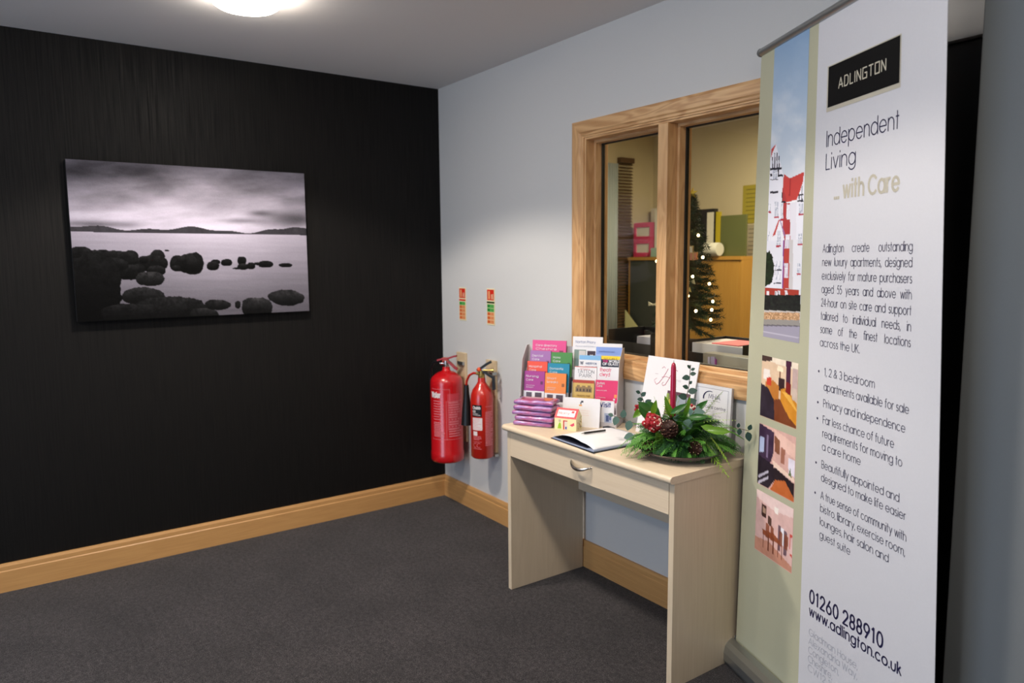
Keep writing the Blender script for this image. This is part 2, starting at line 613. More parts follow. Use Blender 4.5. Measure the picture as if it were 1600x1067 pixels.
def carpet():
    m = bpy.data.materials.new('grey_carpet')
    m.use_nodes = True
    nt = m.node_tree
    N, LK = nt.nodes, nt.links
    b = N['Principled BSDF']
    b.inputs['Roughness'].default_value = 1
    b.inputs['Specular IOR Level'].default_value = .1
    b.inputs['Sheen Weight'].default_value = .15
    tc = N.new('ShaderNodeTexCoord')

    def noise(s, d, r=.6):
        n = N.new('ShaderNodeTexNoise')
        n.inputs['Scale'].default_value = s
        n.inputs['Detail'].default_value = d
        n.inputs['Roughness'].default_value = r
        LK.new(tc.outputs['Object'], n.inputs['Vector'])
        return n
    f, mid, big = noise(240, 2), noise(55, 4, .8), noise(4, 4)

    def ramp(n, a, bb, c0, c1):
        r = N.new('ShaderNodeMapRange')
        r.inputs[1].default_value, r.inputs[2].default_value = a, bb
        r.inputs[3].default_value, r.inputs[4].default_value = c0, c1
        LK.new(n.outputs['Fac'], r.inputs[0])
        return r
    a, c, d = ramp(f, .35, .65, .1, 2.0), ramp(mid, .35, .65, .4, 1.65), ramp(big, .3, .7, .78, 1.22)
    m1 = N.new('ShaderNodeMath')
    m1.operation = 'MULTIPLY'
    LK.new(a.outputs[0], m1.inputs[0])
    LK.new(c.outputs[0], m1.inputs[1])
    m2 = N.new('ShaderNodeMath')
    m2.operation = 'MULTIPLY'
    LK.new(m1.outputs[0], m2.inputs[0])
    LK.new(d.outputs[0], m2.inputs[1])
    vm = N.new('ShaderNodeVectorMath')
    vm.operation = 'SCALE'
    vm.inputs[0].default_value = L3((48, 44, 45))
    LK.new(m2.outputs[0], vm.inputs['Scale'])
    LK.new(vm.outputs[0], b.inputs['Base Color'])
    bp = N.new('ShaderNodeBump')
    bp.inputs['Strength'].default_value = .8
    bp.inputs['Distance'].default_value = .004
    LK.new(f.outputs['Fac'], bp.inputs['Height'])
    LK.new(bp.outputs['Normal'], b.inputs['Normal'])
    return m


def wallpaper():
    m = bpy.data.materials.new('charcoal_wallpaper')
    m.use_nodes = True
    nt = m.node_tree
    N, LK = nt.nodes, nt.links
    b = N['Principled BSDF']
    b.inputs['Specular IOR Level'].default_value = .2
    tc = N.new('ShaderNodeTexCoord')
    mp = N.new('ShaderNodeMapping')
    mp.inputs['Scale'].default_value = (1, 170, 4)
    LK.new(tc.outputs['Object'], mp.inputs['Vector'])
    n = N.new('ShaderNodeTexNoise')
    n.inputs['Scale'].default_value = 1
    n.inputs['Detail'].default_value = 4
    LK.new(mp.outputs[0], n.inputs['Vector'])
    mx = N.new('ShaderNodeMix')
    mx.data_type = 'RGBA'
    mx.inputs[6].default_value = (*L3((9, 8, 8)), 1)
    mx.inputs[7].default_value = (*L3((19, 17, 16)), 1)
    rr = N.new('ShaderNodeMapRange')
    rr.inputs[1].default_value, rr.inputs[2].default_value = .35, .7
    LK.new(n.outputs['Fac'], rr.inputs[0])
    LK.new(rr.outputs[0], mx.inputs[0])
    LK.new(mx.outputs[2], b.inputs['Base Color'])
    r2 = N.new('ShaderNodeMapRange')
    r2.inputs[1].default_value, r2.inputs[2].default_value = .3, .7
    r2.inputs[3].default_value, r2.inputs[4].default_value = .75, .5
    LK.new(n.outputs['Fac'], r2.inputs[0])
    LK.new(r2.outputs[0], b.inputs['Roughness'])
    bp = N.new('ShaderNodeBump')
    bp.inputs['Strength'].default_value = .25
    bp.inputs['Distance'].default_value = .0015
    LK.new(n.outputs['Fac'], bp.inputs['Height'])
    LK.new(bp.outputs['Normal'], b.inputs['Normal'])
    return m


CARPET = carpet()
PAPER_WALL = wallpaper()
b = MB()
b.box((-.12, Y1 - .15, -.08), (X1 + .15, 0, 0), CARPET)
b.build('floor', kind='structure')
b = MB()
b.box((OX0 - .1, 0, -.08), (X1 + .15, OY1 + .12, -.001), mat((90, 84, 78), .95, name='office_carpet', mottling=.3))
b.build('floor_office', kind='structure')
b = MB()
b.box((-.12, Y1 - .15, H), (X1 + .15, 0, H + .08), CEILM)
b.build('ceiling', kind='structure')
b = MB()
b.box((OX0 - .1, 0, H + .001), (X1 + .15, OY1 + .12, H + .08), CEILM)
b.build('ceiling_office', kind='structure')
b = MB()
b.box((-.12, Y1, 0), (0, 0, H), PAPER_WALL)
b.build('wall_left', kind='structure')
# the white wall with the opening of the office window
wx0, wx1, wz0, wz1 = 1.300, 2.285, 0.995, 2.005
b = MB()
b.box((-.12, 0, 0), (wx0, WT, H), WALLM)
b.box((wx1, 0, 0), (2.48, WT, H), WALLM)
b.box((3.28, 0, 0), (X1 + .15, WT, H), WALLM)
b.box((2.48, 0, 2.045), (3.28, WT, H), WALLM)
b.box((wx0, 0, 0), (wx1, WT, wz0), WALLM)
b.box((wx0, 0, wz1), (wx1, WT, H), WALLM)
b.build('wall_back', kind='structure')
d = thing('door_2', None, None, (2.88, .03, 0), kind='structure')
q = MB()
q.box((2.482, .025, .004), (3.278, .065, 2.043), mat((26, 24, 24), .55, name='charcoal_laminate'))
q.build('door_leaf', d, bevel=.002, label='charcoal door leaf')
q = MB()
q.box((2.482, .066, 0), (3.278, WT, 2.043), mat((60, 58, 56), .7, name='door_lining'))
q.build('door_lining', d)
# wall return on the right, in front of the back wall
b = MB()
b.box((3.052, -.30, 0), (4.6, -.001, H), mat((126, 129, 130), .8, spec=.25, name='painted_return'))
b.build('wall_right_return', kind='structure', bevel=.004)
b = MB()
b.box((X1, Y1, 0), (X1 + .12, 0, H), WALLM)
b.build('wall_right', kind='structure')
b = MB()
for a, c in (((-.12, Y1 - .12, 0), (1.3, Y1, H)), ((3.3, Y1 - .12, 0), (X1 + .12, Y1, H)), ((1.3, Y1 - .12, 2.2), (3.3, Y1, H))):
    b.box(a, c, WALLM)
b.build('wall_front', kind='structure')
# entrance doorway behind the camera, glazed
d = thing('door_1', None, None, (2.3, Y1, 0), kind='structure')
for x in (1.3, 2.27, 3.24):
    q = MB()
    q.box((x, Y1 - .09, 0), (x + .06, Y1 - .03, 2.2), OAKZ)
    q.build('door_stile', d, bevel=.003)
for z in (0, 2.08):
    q = MB()
    q.box((1.36, Y1 - .085, z), (3.24, Y1 - .035, z + .12), OAKX)
    q.build('door_rail', d, bevel=.003)

# skirting boards
SKP = [(0, 0), (.018, 0), (.018, .094), (.0145, .098), (.0145, .116), (.010, .1275), (0, .1275)]


def skirting(name, p0, p1, out, m):
    q = MB()
    q.extrude(SKP, p0, p1, m, out, (0, 0, 1))
    q.build(name, kind='structure')


skirting('baseboard_left', (0, Y1, 0), (0, 0, 0), (1, 0, 0), SKY_)
skirting('baseboard_back', (.018, 0, 0), (2.48, 0, 0), (0, -1, 0), SKX)
skirting('baseboard_return', (3.052, -.30, 0), (4.6, -.30, 0), (0, -1, 0), SKX)

# office shell
b = MB()
b.box((OX0 - .1, WT, 0), (OX0, OY1, H), OFFW)
b.build('wall_office_left', kind='structure')
b = MB()
b.box((OX0 - .1, OY1, 0), (OX1 + .1, OY1 + .1, H), OFFW)
b.build('wall_office_back', kind='structure')
b = MB()
b.box((OX1, WT, 0), (OX1 + .1, OY1, H), OFFW)
b.build('wall_office_right', kind='structure')

# ================================================================= WINDOW
win = thing('window_1', None, None, (1.79, 0, 0.935), kind='structure')
ax0, ax1, az0, az1, aw = 1.239, 2.345, 0.937, 2.065, .073
APR = [(0, 0), (0, .016), (.012, .020), (.050, .020), (.056, .014), (.064, .014), (.068, .009), (aw, .009), (aw, 0)]


def architrave(pa, pb, inward, m):
    """moulded frame member with mitred ends; pa->pb outer edge, inward = direction to the opening"""
    pa, pb, iw = Vector(pa), Vector(pb), Vector(inward)
    t = (pb - pa).normalized()
    q = MB()
    n = len(APR)
    A = [pa + iw * a + Vector((0, -1, 0)) * c + t * a for a, c in APR]
    B = [pb + iw * a + Vector((0, -1, 0)) * c - t * a for a, c in APR]
    q.add(A + B, [(i, (i + 1) % n, n + (i + 1) % n, n + i) for i in range(n)] + [tuple(range(n))[::-1], tuple(range(n, 2 * n))], m)
    return q


architrave((ax0, 0, az0), (ax0, 0, az1), (1, 0, 0), OAKZ).build('architrave', win)
architrave((ax1, 0, az1), (ax1, 0, az0), (-1, 0, 0), OAKZ).build('architrave', win)
architrave((ax0, 0, az1), (ax1, 0, az1), (0, 0, -1), OAKX).build('architrave', win)
architrave((ax1, 0, az0), (ax0, 0, az0), (0, 0, 1), OAKX).build('architrave', win)
GY = .085
jx0, jx1, jz0, jz1 = wx0, wx1, wz0, wz1
JT = .022
# jambs, head and sill lining the opening, with a step as a stop
for nm, a, c, m in (('jamb', (jx0, -.004, jz0), (jx0 + JT, WT, jz1), OAKZ), ('jamb', (jx1 - JT, -.004, jz0), (jx1, WT, jz1), OAKZ),
                    ('head', (jx0 + JT, -.004, jz1 - JT), (jx1 - JT, WT, jz1), OAKX), ('window_sill', (jx0 + JT, -.004, jz0), (jx1 - JT, WT + .02, jz0 + JT), OAKX)):
    q = MB()
    q.box(a, c, m)
    q.build(nm, win, bevel=.0015)
mx0, mx1 = 1.765, 1.817
q = MB()
q.box((mx0, -.012, jz0 + JT), (mx1, WT, jz1 - JT), OAKZ)
q.build('mullion', win, bevel=.003)
panes = [(jx0 + JT, mx0), (mx1, jx1 - JT)]
GLASS = glass('window_glass', ior=1.38)
for x0, x1 in panes:
    z0, z1 = jz0 + JT, jz1 - JT
    for nm, yy0, yy1, wd in (('glazing_bead', .045, GY - .006, .012), ('glazing_bead', GY + .012, WT - .012, .005)):
        q = MB()
        q.box((x0, yy0, z0), (x0 + wd, yy1, z1), OAKZ)
        q.box((x1 - wd, yy0, z0), (x1, yy1, z1), OAKZ)
        q.box((x0 + wd, yy0, z1 - wd), (x1 - wd, yy1, z1), OAKX)
        q.box((x0 + wd, yy0, z0), (x1 - wd, yy1, z0 + wd), OAKX)
        q.build(nm, win)
    q = MB()
    g = .016
    q.box((x0, GY - .006, z0), (x0 + g, GY + .012, z1), GASK)
    q.box((x1 - g, GY - .006, z0), (x1, GY + .012, z1), GASK)
    q.box((x0 + g, GY - .006, z1 - g), (x1 - g, GY + .012, z1), GASK)
    q.box((x0 + g, GY - .006, z0), (x1 - g, GY + .012, z0 + g), GASK)
    q.build('gasket', win, label='thin black rubber gasket')
    q = MB()
    q.box((x0 + g, GY, z0 + g), (x1 - g, GY + .006, z1 - g), GLASS)
    q.build('glass_pane', win, label='clear glass pane')

# ================================================================= CEILING LIGHTS
LGLOW = glow('lit_frosted_glass', (1.0, 0.91, 0.80), 52)
TRIM = mat((235, 235, 232), .4, name='white_enamel')
LL = ['round white recessed ceiling light, lit, near the dark wall', 'round white recessed ceiling light above the desk end of the room', 'round white recessed ceiling light at the right, beyond the banner',
      'round white recessed ceiling light near the entrance', 'round white recessed ceiling light in the far front corner by the dark wall']
for k, (x, y) in enumerate(LAMPS):
    t = thing('ceiling_light', LL[k], 'light', (x, y, H), 'round recessed ceiling lights')
    q = MB()
    q.lathe([(.136, -.0005), (.136, -.006), (.130, -.011), (.122, -.012), (.120, -.004)], (x, y, H), TRIM, 48, cap=False)
    q.build('trim_ring', t, smooth=True)
    q = MB()
    q.lathe([(.120, -.003), (.122, -.030), (.118, -.046), (.106, -.054), (.0, -.058)], (x, y, H), LGLOW, 48, cap=False)
    q.build('diffuser', t, smooth=True)

# ================================================================= CANVAS PICTURE
pic = thing('canvas_picture', 'wide black and white canvas of rocks in calm water on the charcoal wall', 'picture', (0.0, -1.378, 1.55))
py0, py1, pz0, pz1 = -1.915, -0.841, 1.188, 1.910
q = MB()
q.box((.002, py0, pz0), (.038, py1, pz1), mat((22, 20, 22), .8, name='canvas_edge'))
q.build('stretcher', pic, bevel=.002, label='black wrapped canvas edge')


def paint_lake(U, V):
    # design space: x 77..1435, y 80..970
    X = (77 * (1 - U) + 1410 * U) * (1 - V) + (148 * (1 - U) + 1435 * U) * V
    Y = (80 * (1 - U) + 135 * U) * (1 - V) + (970 * (1 - U) + 893 * U) * V
    img = np.zeros(U.shape + (3,))
    n1 = fbm(X + 40 * np.sin(Y / 60), Y * 2.6, 1 / 260, 5, 3)
    n2 = fbm(X * .7 + Y * .9, Y * 3.2, 1 / 150, 5, 9)
    t = np.clip((Y - 90) / 350, 0, 1)
    g = 108 + 78 * t ** 1.1 + (n1 - .5) * 95 * (1 - .35 * t) + (n2 - .5) * 55
    g += 26 * np.exp(-(((X - 720) / 420) ** 2 + ((Y - 400) / 110) ** 2))
    g -= 95 * np.exp(-(((X - 1330) / 170) ** 2 + ((Y - 385) / 45) ** 2)) * (.6 + .8 * n2)
    g -= 70 * np.exp(-(((X - 1130) / 70) ** 2 + ((Y - 355) / 17) ** 2))
    g -= 55 * np.exp(-(((X - 1010) / 130) ** 2 + ((Y - 400) / 14) ** 2))
    g -= 75 * np.exp(-(((X - 230) / 230) ** 2 + ((Y - 428) / 20) ** 2))
    g -= 30 * np.exp(-(((X - 130) / 300) ** 2 + ((Y - 140) / 60) ** 2))
    # water
    wv = (Y > 472)
    tw = np.clip((Y - 472) / 480, 0, 1)
    gw = 178 - 88 * tw + (fbm(X * .35, Y * 5, 1 / 80, 3, 5) - .5) * 16 + 28 * np.exp(-((X - 900) / 330) ** 2) * (1 - tw) - 18 * np.clip((300 - X) / 300, 0, 1)
    g = np.where(wv, gw, g)
    hz = 447 - 9 * np.sin(X / 95) - 6 * np.sin(X / 37 + 1) - 13 * np.exp(-((X - 1325) / 60) ** 2) + 8 * np.exp(-((X - 950) / 120) ** 2)
    hill = (Y > hz) & (Y <= 472)
    g = np.where(hill, 52 + 18 * fbm(X, Y, 1 / 30, 2, 2), g)
    img[..., 0], img[..., 1], img[..., 2] = g * .90, g * .865, g * .95

    def rock(cx, cy, rx, ry, base=28, hi=70, seed=1, p=2.4, refl=0):
        nn = fbm(X, Y, 1 / 30, 4, seed)
        n3 = fbm(X, Y, 1 / 11, 4, seed + 200)
        d = (np.abs((X - cx) / rx) ** p + np.abs((Y - cy) / ry) ** p) * (1 + (nn - .5) * .55)
        m = d < 1
        if refl:
            d2 = (np.abs((X - cx) / rx) ** p + np.abs((Y - cy - refl) / ry) ** p)
            fill(img, (d2 < 1) & (Y > cy), (base * .9, base * .86, base * .9), .85)
        sh = np.clip((cy - Y) / ry * .5 + .45, 0, 1)
        v = base * .8 + (hi - base) * sh ** 1.6 * (.1 + .8 * nn + .9 * (n3 - .3))
        for c, k in enumerate((.86, .85, .88)):
            img[..., c][m] = (v * k)[m]
    R = [(590, 568, 14, 4), (1285, 640, 43, 12), (1160, 636, 48, 19), (1110, 634, 22, 9), (1015, 618, 26, 24), (1022, 652, 34, 18), (985, 662, 26, 5), (1070, 646, 26, 20),
         (925, 630, 33, 20), (862, 628, 26, 14), (845, 650, 36, 24), (650, 640, 42, 45), (735, 640, 58, 62), (700, 640, 60, 50), (640, 665, 25, 15),
         (540, 610, 40, 46), (510, 640, 88, 44), (535, 680, 50, 28), (470, 620, 22, 22), (400, 605, 42, 36), (330, 625, 110, 52), (240, 600, 100, 32), (155, 590, 60, 38), (440, 680, 36, 34), (390, 690, 70, 42),
         (260, 690, 110, 70), (300, 650, 90, 40)]
    for k, a in enumerate(R):
        rock(*a, base=16, hi=58, seed=20 + k)
    rock(505, 727, 74, 40, 24, 92, 60, 2.2)
    rock(470, 825, 116, 52, 20, 74, 61, 2.1)
    rock(225, 800, 135, 215, 14, 38, 62, 2.6)
    rock(620, 905, 200, 82, 16, 58, 63, 2.3)
    rock(430, 925, 170, 60, 15, 54, 64, 2.3)
    rock(800, 925, 80, 40, 18, 70, 69, 2.2)
    rock(875, 868, 73, 30, 22, 78, 65, 2.1)
    rock(990, 866, 18, 21, 24, 60, 66)
    rock(1107, 880, 92, 56, 20, 88, 67, 2.8)
    rock(1290, 822, 118, 44, 26, 94, 68, 2.1)
    img += (rng.rand(*U.shape)[..., None] - .5) * 7
    return img


print_mesh('canvas_print', 430, 270, lambda u, v: (.0395, py0 + (py1 - py0) * u, pz1 + (pz0 - pz1) * v), paint_lake, pic, INKG)

# ================================================================= DESK
DX0, DX1, DYF, DYB, DZ = 1.308, 2.265, -.437, -.022, .745
desk = thing('console_desk', 'pale maple console desk with one drawer against the white wall', 'desk', (1.79, -.23, 0))
for x in (DX0, DX1 - .022):
    q = MB()
    q.box((x, DYF, 0), (x + .022, DYB, DZ - .026), MAPZ)
    q.build('side_panel', desk, bevel=.001)
q = MB()
prof = [(DYB, DZ - .026), (DYB, DZ)] + [(DYF - .012 - .013 * math.sin(a), DZ - .013 + .013 * math.cos(a)) for a in np.linspace(0, PI, 9)]
q.add([(DX0 - .006, y, z) for y, z in prof] + [(DX1 + .004, y, z) for y, z in prof],
      [(i, (i + 1) % len(prof), len(prof) + (i + 1) % len(prof), len(prof) + i) for i in range(len(prof))] + [tuple(range(len(prof))), tuple(range(len(prof), 2 * len(prof)))[::-1]], MAPX)
q.build('desk_top', desk, smooth=True, angle=50)
q = MB()
q.box((DX0 + .0235, DYF - .001, .607), (DX1 - .0235, DYF + .016, .714), MAPX)
dr = q.build('drawer', desk, bevel=.0015)
q = MB()
q.box((DX0 + .022, -.05, .385), (DX1 - .022, -.034, DZ - .026), MAPX)
q.build('back_rail', desk, bevel=.001)
q = MB()
hp = []
for i in range(15):
    t = i / 14
    hp.append((1.742 + .118 * t, DYF - .001 - .026 * math.sin(PI * t) ** .7, .681 - .016 * math.sin(PI * t) - .002 * t))
q.tube(hp, [.0035 + .0035 * math.sin(PI * i / 14) for i in range(15)], CHROME, 10)
q.build('handle', dr, smooth=True, label='bowed satin chrome handle')

# ================================================================= FIRE EXTINGUISHERS
RED1 = mat((188, 12, 22), .28, spec=.6, name='red_gloss_enamel', coat=.5)
RED2 = mat((186, 30, 18), .28, spec=.6, name='orange_red_enamel', coat=.5)
BRASS = mat((196, 170, 100), .3, metal=.9, name='brass')
PINK = mat((214, 120, 128), .5, name='label_pale_red')
OFFWH = mat((224, 214, 214), .5, name='label_white')
VIEW = math.atan2(-2.1, 3.6)


def cyl_map(cx, cy, r):
    def f(u, v, off):
        a = VIEW + u / r
        return (cx + (r + off) * math.cos(a), cy + (r + off) * math.sin(a), v)
    return f


BOARD = mat((206, 184, 150), .6, name='pale_backing_wood', mottling=.08)
bd1 = MB()
bd1.box((.183, -.016, .39), (.282, -.0005, .915), BOARD)
bd1.build('backing_board', bevel=.002, origin=(.232, 0, .39), label='pale wooden backing board behind the larger fire extinguisher', category='board', group='extinguisher backing boards')
bd2 = MB()
bd2.box((.500, -.016, .392), (.592, -.0005, .903), BOARD)
bd2.build('backing_board', bevel=.002, origin=(.546, 0, .39), label='pale wooden backing board behind the smaller fire extinguisher', category='board', group='extinguisher backing boards')

# large water extinguisher
ex, ey, er = .245, -.122, .096
e1 = thing('fire_extinguisher', 'larger red water fire extinguisher with wide body, nearest the charcoal wall', 'extinguisher', (ex, ey, .295), 'wall mounted fire extinguishers')
q = MB()
q.lathe([(.0, .300), (er - .012, .295), (er - .003, .300), (er, .31), (er, .352), (er - .0025, .356), (er - .0025, .745), (er - .004, .765), (er - .012, .783), (er - .03, .800), (.045, .813), (.028, .818), (.022, .826), (.021, .842), (.0, .842)],
        (ex, ey, 0), RED1, 56, cap=False)
q.build('cylinder_body', e1, smooth=True, angle=60)
f1 = cyl_map(ex, ey, er - .0025)
q = MB()


def cyl_lines(q, f, u0, u1, z0, z1, n, m, th, off, seed):
    r = random.Random(seed)
    for i in range(n):
        z = z1 - (z1 - z0) * i / max(1, n - 1)
        put(q, rectq(u0, z, u0 + (u1 - u0) * r.uniform(.6, 1), z + th, 4), f, m, off)


put(q, rectq(.004, .49, .088, .70, 12), f1, mat((200, 62, 74), .45, name='label_red_tint'), .0004)
for a in ((-.100, .725, .018, .727), (-.100, .435, .105, .437), (.016, .66, .018, .727), (-.004, .44, -.002, .66), (.000, .655, .1, .657)):
    put(q, rectq(*a, 10), f1, PINK, .0006)
cyl_lines(q, f1, .010, .098, .452, .645, 15, PINK, .007, .0008, 3)
cyl_lines(q, f1, -.085, -.012, .452, .53, 9, PINK, .006, .0006, 4)
cyl_lines(q, f1, -.085, -.020, .55, .655, 8, PINK, .0045, .0006, 5)
put(q, text_quads('Water', -.100, .678, .030, .062, .24), f1, OFFWH, .0008)
q.build('label_print', e1)
q = MB()
q.lathe([(.014, .838), (.017, .842), (.017, .852), (.013, .856), (.013, .868), (.016, .870), (.016, .880)], (ex, ey, 0), CHROME, 20)
q.lathe([(.010, .0), (.010, .028)], (ex - .005, ey - .005, .862), CHROME, 14, axis=(-.8, -.6, 0))
q.build('valve', e1, smooth=True, label='bright metal valve')
HR = mat((150, 26, 34), .35, name='dark_red_levers')
dr1 = Vector((.72, .69, 0)).normalized()      # the levers point to the right in the picture


def lever(q, base, pts, wd, th, m):
    side = Vector((-dr1.y, dr1.x, 0))
    P = [base + dr1 * a + Vector((0, 0, c)) for a, c in pts]
    for A, B in zip(P, P[1:]):
        t = (B - A).normalized()
        nrm = side.cross(t)
        vs = []
        for X in (A - t * .002, B + t * .002):
            for sgn, tt in ((-1, -1), (1, -1), (1, 1), (-1, 1)):
                vs.append(X + side * sgn * wd / 2 + nrm * tt * th / 2)
        q.add(vs, [(0, 1, 2, 3), (4, 7, 6, 5), (0, 4, 5, 1), (1, 5, 6, 2), (2, 6, 7, 3), (3, 7, 4, 0)], m)


c1 = Vector((ex, ey, .870))
q = MB()
lever(q, c1, [(-.050, .010), (-.02, .018), (.01, .020), (.045, .033), (.062, .036)], .026, .010, HR)
q.build('top_lever', e1, bevel=.0015)
q = MB()
lever(q, c1, [(-.015, .002), (.01, .006), (.025, -.006), (.055, -.034), (.066, -.040)], .024, .012, HR)
q.build('carry_handle', e1, bevel=.0015)
q = MB()
q.box((-.02, -.012, 0), (.014, .012, .026), mat((176, 62, 30), .4, name='orange_tag'), Matrix.Translation(c1) @ Matrix.Rotation(math.atan2(dr1.y, dr1.x), 4, 'Z'))
q.build('valve_head', e1, bevel=.002, label='orange tamper tag round the valve head')
q = MB()
hs = [(ex - .02, ey - .022, .875), (ex - .06, ey - .045, .868), (ex - .092, ey - .05, .83), (ex - .104, ey - .045, .76), (ex - .106, ey - .04, .60), (ex - .104, ey - .04, .45), (ex - .1, ey - .04, .40)]
q.tube(hs, .009, BLACK, 10)
q.build('hose', e1, smooth=True, label='black rubber hose')
q = MB()
q.box((ex - .03, -.03, .845), (ex + .03, -.016, .865), SILVER)
q.build('wall_bracket', e1)

# smaller carbon dioxide extinguisher
ex, ey, er = .588, -.102, .062
e2 = thing('fire_extinguisher', 'smaller slim red fire extinguisher with black discharge horn, nearer the desk', 'extinguisher', (ex, ey, .385), 'wall mounted fire extinguishers')
q = MB()
q.lathe([(.0, .388), (er - .008, .385), (er, .393), (er, .705), (er - .003, .73), (er - .012, .757), (er - .028, .778), (.026, .790), (.021, .80), (.020, .822), (.0, .822)],
        (ex, ey, 0), RED2, 44, cap=False)
q.build('cylinder_body', e2, smooth=True, angle=60)
f2 = cyl_map(ex, ey, er)
q = MB()
put(q, rectq(-.062, .618, -.004, .682, 8), f2, BLACK, .0004)
put(q, text_quads('Chubb', -.058, .660, .014, .046, .22), f2, OFFWH, .0007)
put(q, text_quads('CO2', -.058, .641, .011, .018, .2), f2, OFFWH, .0007)
cyl_lines(q, f2, -.058, -.010, .626, .633, 2, OFFWH, .002, .0007, 8)
put(q, rectq(-.060, .545, -.002, .612, 6), f2, OFFWH, .0004)
cyl_lines(q, f2, -.056, -.006, .552, .604, 7, PINK, .002, .0007, 9)
put(q, rectq(-.056, .515, -.030, .538, 3), f2, OFFWH, .0004)
cyl_lines(q, f2, -.056, .0, .492, .510, 4, PINK, .0025, .0006, 12)
cyl_lines(q, f2, .014, .070, .46, .64, 22, PINK, .0045, .0006, 10)
put(q, rectq(.014, .672, .062, .674, 5), f2, PINK, .0006)
for c in (-.044, -.022):
    put(q, [[(c + a, .462 + e), (c + a2, .462 + e2), (c + a2 * .8, .462 + e2 * .8), (c + a * .8, .462 + e * .8)] for (a, e), (a2, e2) in zip(arc(0, 0, .012, .013, 50, 310), arc(0, 0, .012, .013, 50, 310)[1:])], f2, PINK, .0006)
put(q, rectq(-.056, .442, -.006, .444, 4) + rectq(-.056, .480, -.006, .482, 4), f2, PINK, .0006)
q.build('label_print', e2)
q = MB()
q.lathe([(.017, .815), (.019, .822), (.019, .838), (.014, .842), (.014, .860)], (ex, ey, 0), BRASS, 18)
q.lathe([(.009, 0), (.009, .03)], (ex, ey, .842), BRASS, 12, axis=(-.9, -.44, 0))
q.lathe([(.006, 0), (.006, .05), (.011, .051), (.011, .058)], (ex + .01, ey + .005, .862), BRASS, 12, axis=tuple(dr1))
q.build('valve', e2, smooth=True, label='brass valve')
c2 = Vector((ex, ey, .858))
q = MB()
lever(q, c2, [(-.022, .004), (.0, .016), (.03, .038), (.052, .050)], .024, .014, BLACK)
q.build('top_lever', e2, bevel=.0015, label='black squeeze lever')
q = MB()
lever(q, c2, [(-.010, -.004), (.02, -.006), (.05, -.026), (.066, -.034), (.068, -.10)], .024, .014, BLACK)
q.build('carry_handle', e2, bevel=.0015, label='black carrying handle')
q = MB()
q.ball(c2 + Vector((-.004, -.012, .008)), .013, mat((214, 74, 20), .4, name='orange_seal'), 12)
q.build('safety_seal', e2, smooth=True, label='orange safety seal')
hx, hy = ex - .108, ey - .030
q = MB()
q.tube([(ex - .022, ey - .012, .842), (ex - .05, ey - .02, .842), (ex - .082, ey - .026, .826), (ex - .102, ey - .030, .795), (hx, hy, .765)], .0065, RED2, 10)
pipe = q.build('discharge_pipe', e2, smooth=True)
q = MB()
q.lathe([(.012, .770), (.014, .752), (.015, .73), (.024, .65), (.030, .585), (.033, .548), (.030, .548), (.012, .73)], (hx, hy, 0), BLACK, 28, cap=False)
q.build('horn', e2, smooth=True, angle=60, label='tapered black discharge horn')
q = MB()
q.box((ex - .02, -.045, .83), (ex + .02, -.016, .845), SILVER)
q.build('wall_bracket', e2)
q = MB()
q.box((ex - .03, -.04, .378), (ex + .03, -.016, .392), SILVER)
q.build('wall_bracket', e2)

# identification signs above them
CREAM = mat((226, 214, 176), .5, name='luminous_cream')
SR = mat((206, 40, 24), .5, name='sign_red')
SG = mat((104, 176, 92), .5, name='sign_green')
SGD = mat((24, 128, 52), .5, name='sign_dark_green')
SO = mat((222, 158, 108), .5, name='sign_tan')
SOD = mat((206, 92, 38), .5, name='sign_orange')


def id_sign(x0, x1, z0, z1, second, label):
    t = thing('safety_sign', label, 'sign', ((x0 + x1) / 2, 0, (z0 + z1) / 2), 'fire extinguisher signs on the white wall')
    q = MB()
    q.box((x0, -.003, z0), (x1, -.0003, z1), CREAM)
    q.build('sign_plate', t, bevel=.0005)
    h = z1 - z0
    wd = x1 - x0
    q = MB()

    def f(u, v, off):
        return (x0 + u * wd, -.003 - off, z1 - v * h)
    R = lambda a, b_, c, d_, m, o=.0004: put(q, [[(a, b_), (c, b_), (c, d_), (a, d_)]], f, m, o)
    R(.06, .03, .94, .32, SR)
    put(q, [[(.2 + .0, .07), (.42, .07), (.42, .29), (.2, .29)]], f, SO, .0006)
    for i in range(5):
        R(.55, .16 + i * .028, .86, .172 + i * .028, CREAM, .0006)
    R(.02, .355, .98, .405, mat((36, 56, 18), .5, name='sign_band_dark') if second else SR)
    k = 2 if second else 1
    z = .43
    for i in range(5 if second else 5):
        g = i < k
        zz = z + i * .108
        R(.06, zz, .94, zz + .1, SG if g else SO)
        R(.10, zz + .012, .42, zz + .086, SGD if g else SOD, .0006)
        for j in range(3):
            R(.5, zz + .02 + j * .026, .88, zz + .03 + j * .026, SGD if g else SOD, .0006)
    q.build('sign_print', t)
    return t


id_sign(.203, .277, 1.103, 1.294, False, 'small fire sign above larger extinguisher, red band and one green panel')
id_sign(.497, .574, 1.096, 1.296, True, 'small fire sign above smaller extinguisher, dark green band and two green panels')

# ================================================================= ROLL-UP BANNER
BZ0, BZ1, WB, WTP = .08, 2.12, .88, .845
BL, TL = Vector((2.2788, -.1134, BZ0)), Vector((2.2951, -.0869, BZ1))
AB, AT = math.radians(-20.82), math.radians(-27.13)
UB, UT = Vector((math.cos(AB), math.sin(AB), 0)), Vector((math.cos(AT), math.sin(AT), 0))
NF = Vector((-.407, -.913, 0)).normalized()


def bm_(a, z, off=0.0):
    s = a / .85
    t = (z - BZ0) / (BZ1 - BZ0)
    return (BL + UB * (WB * s)) * (1 - t) + (TL + UT * (WTP * s)) * t + NF * off


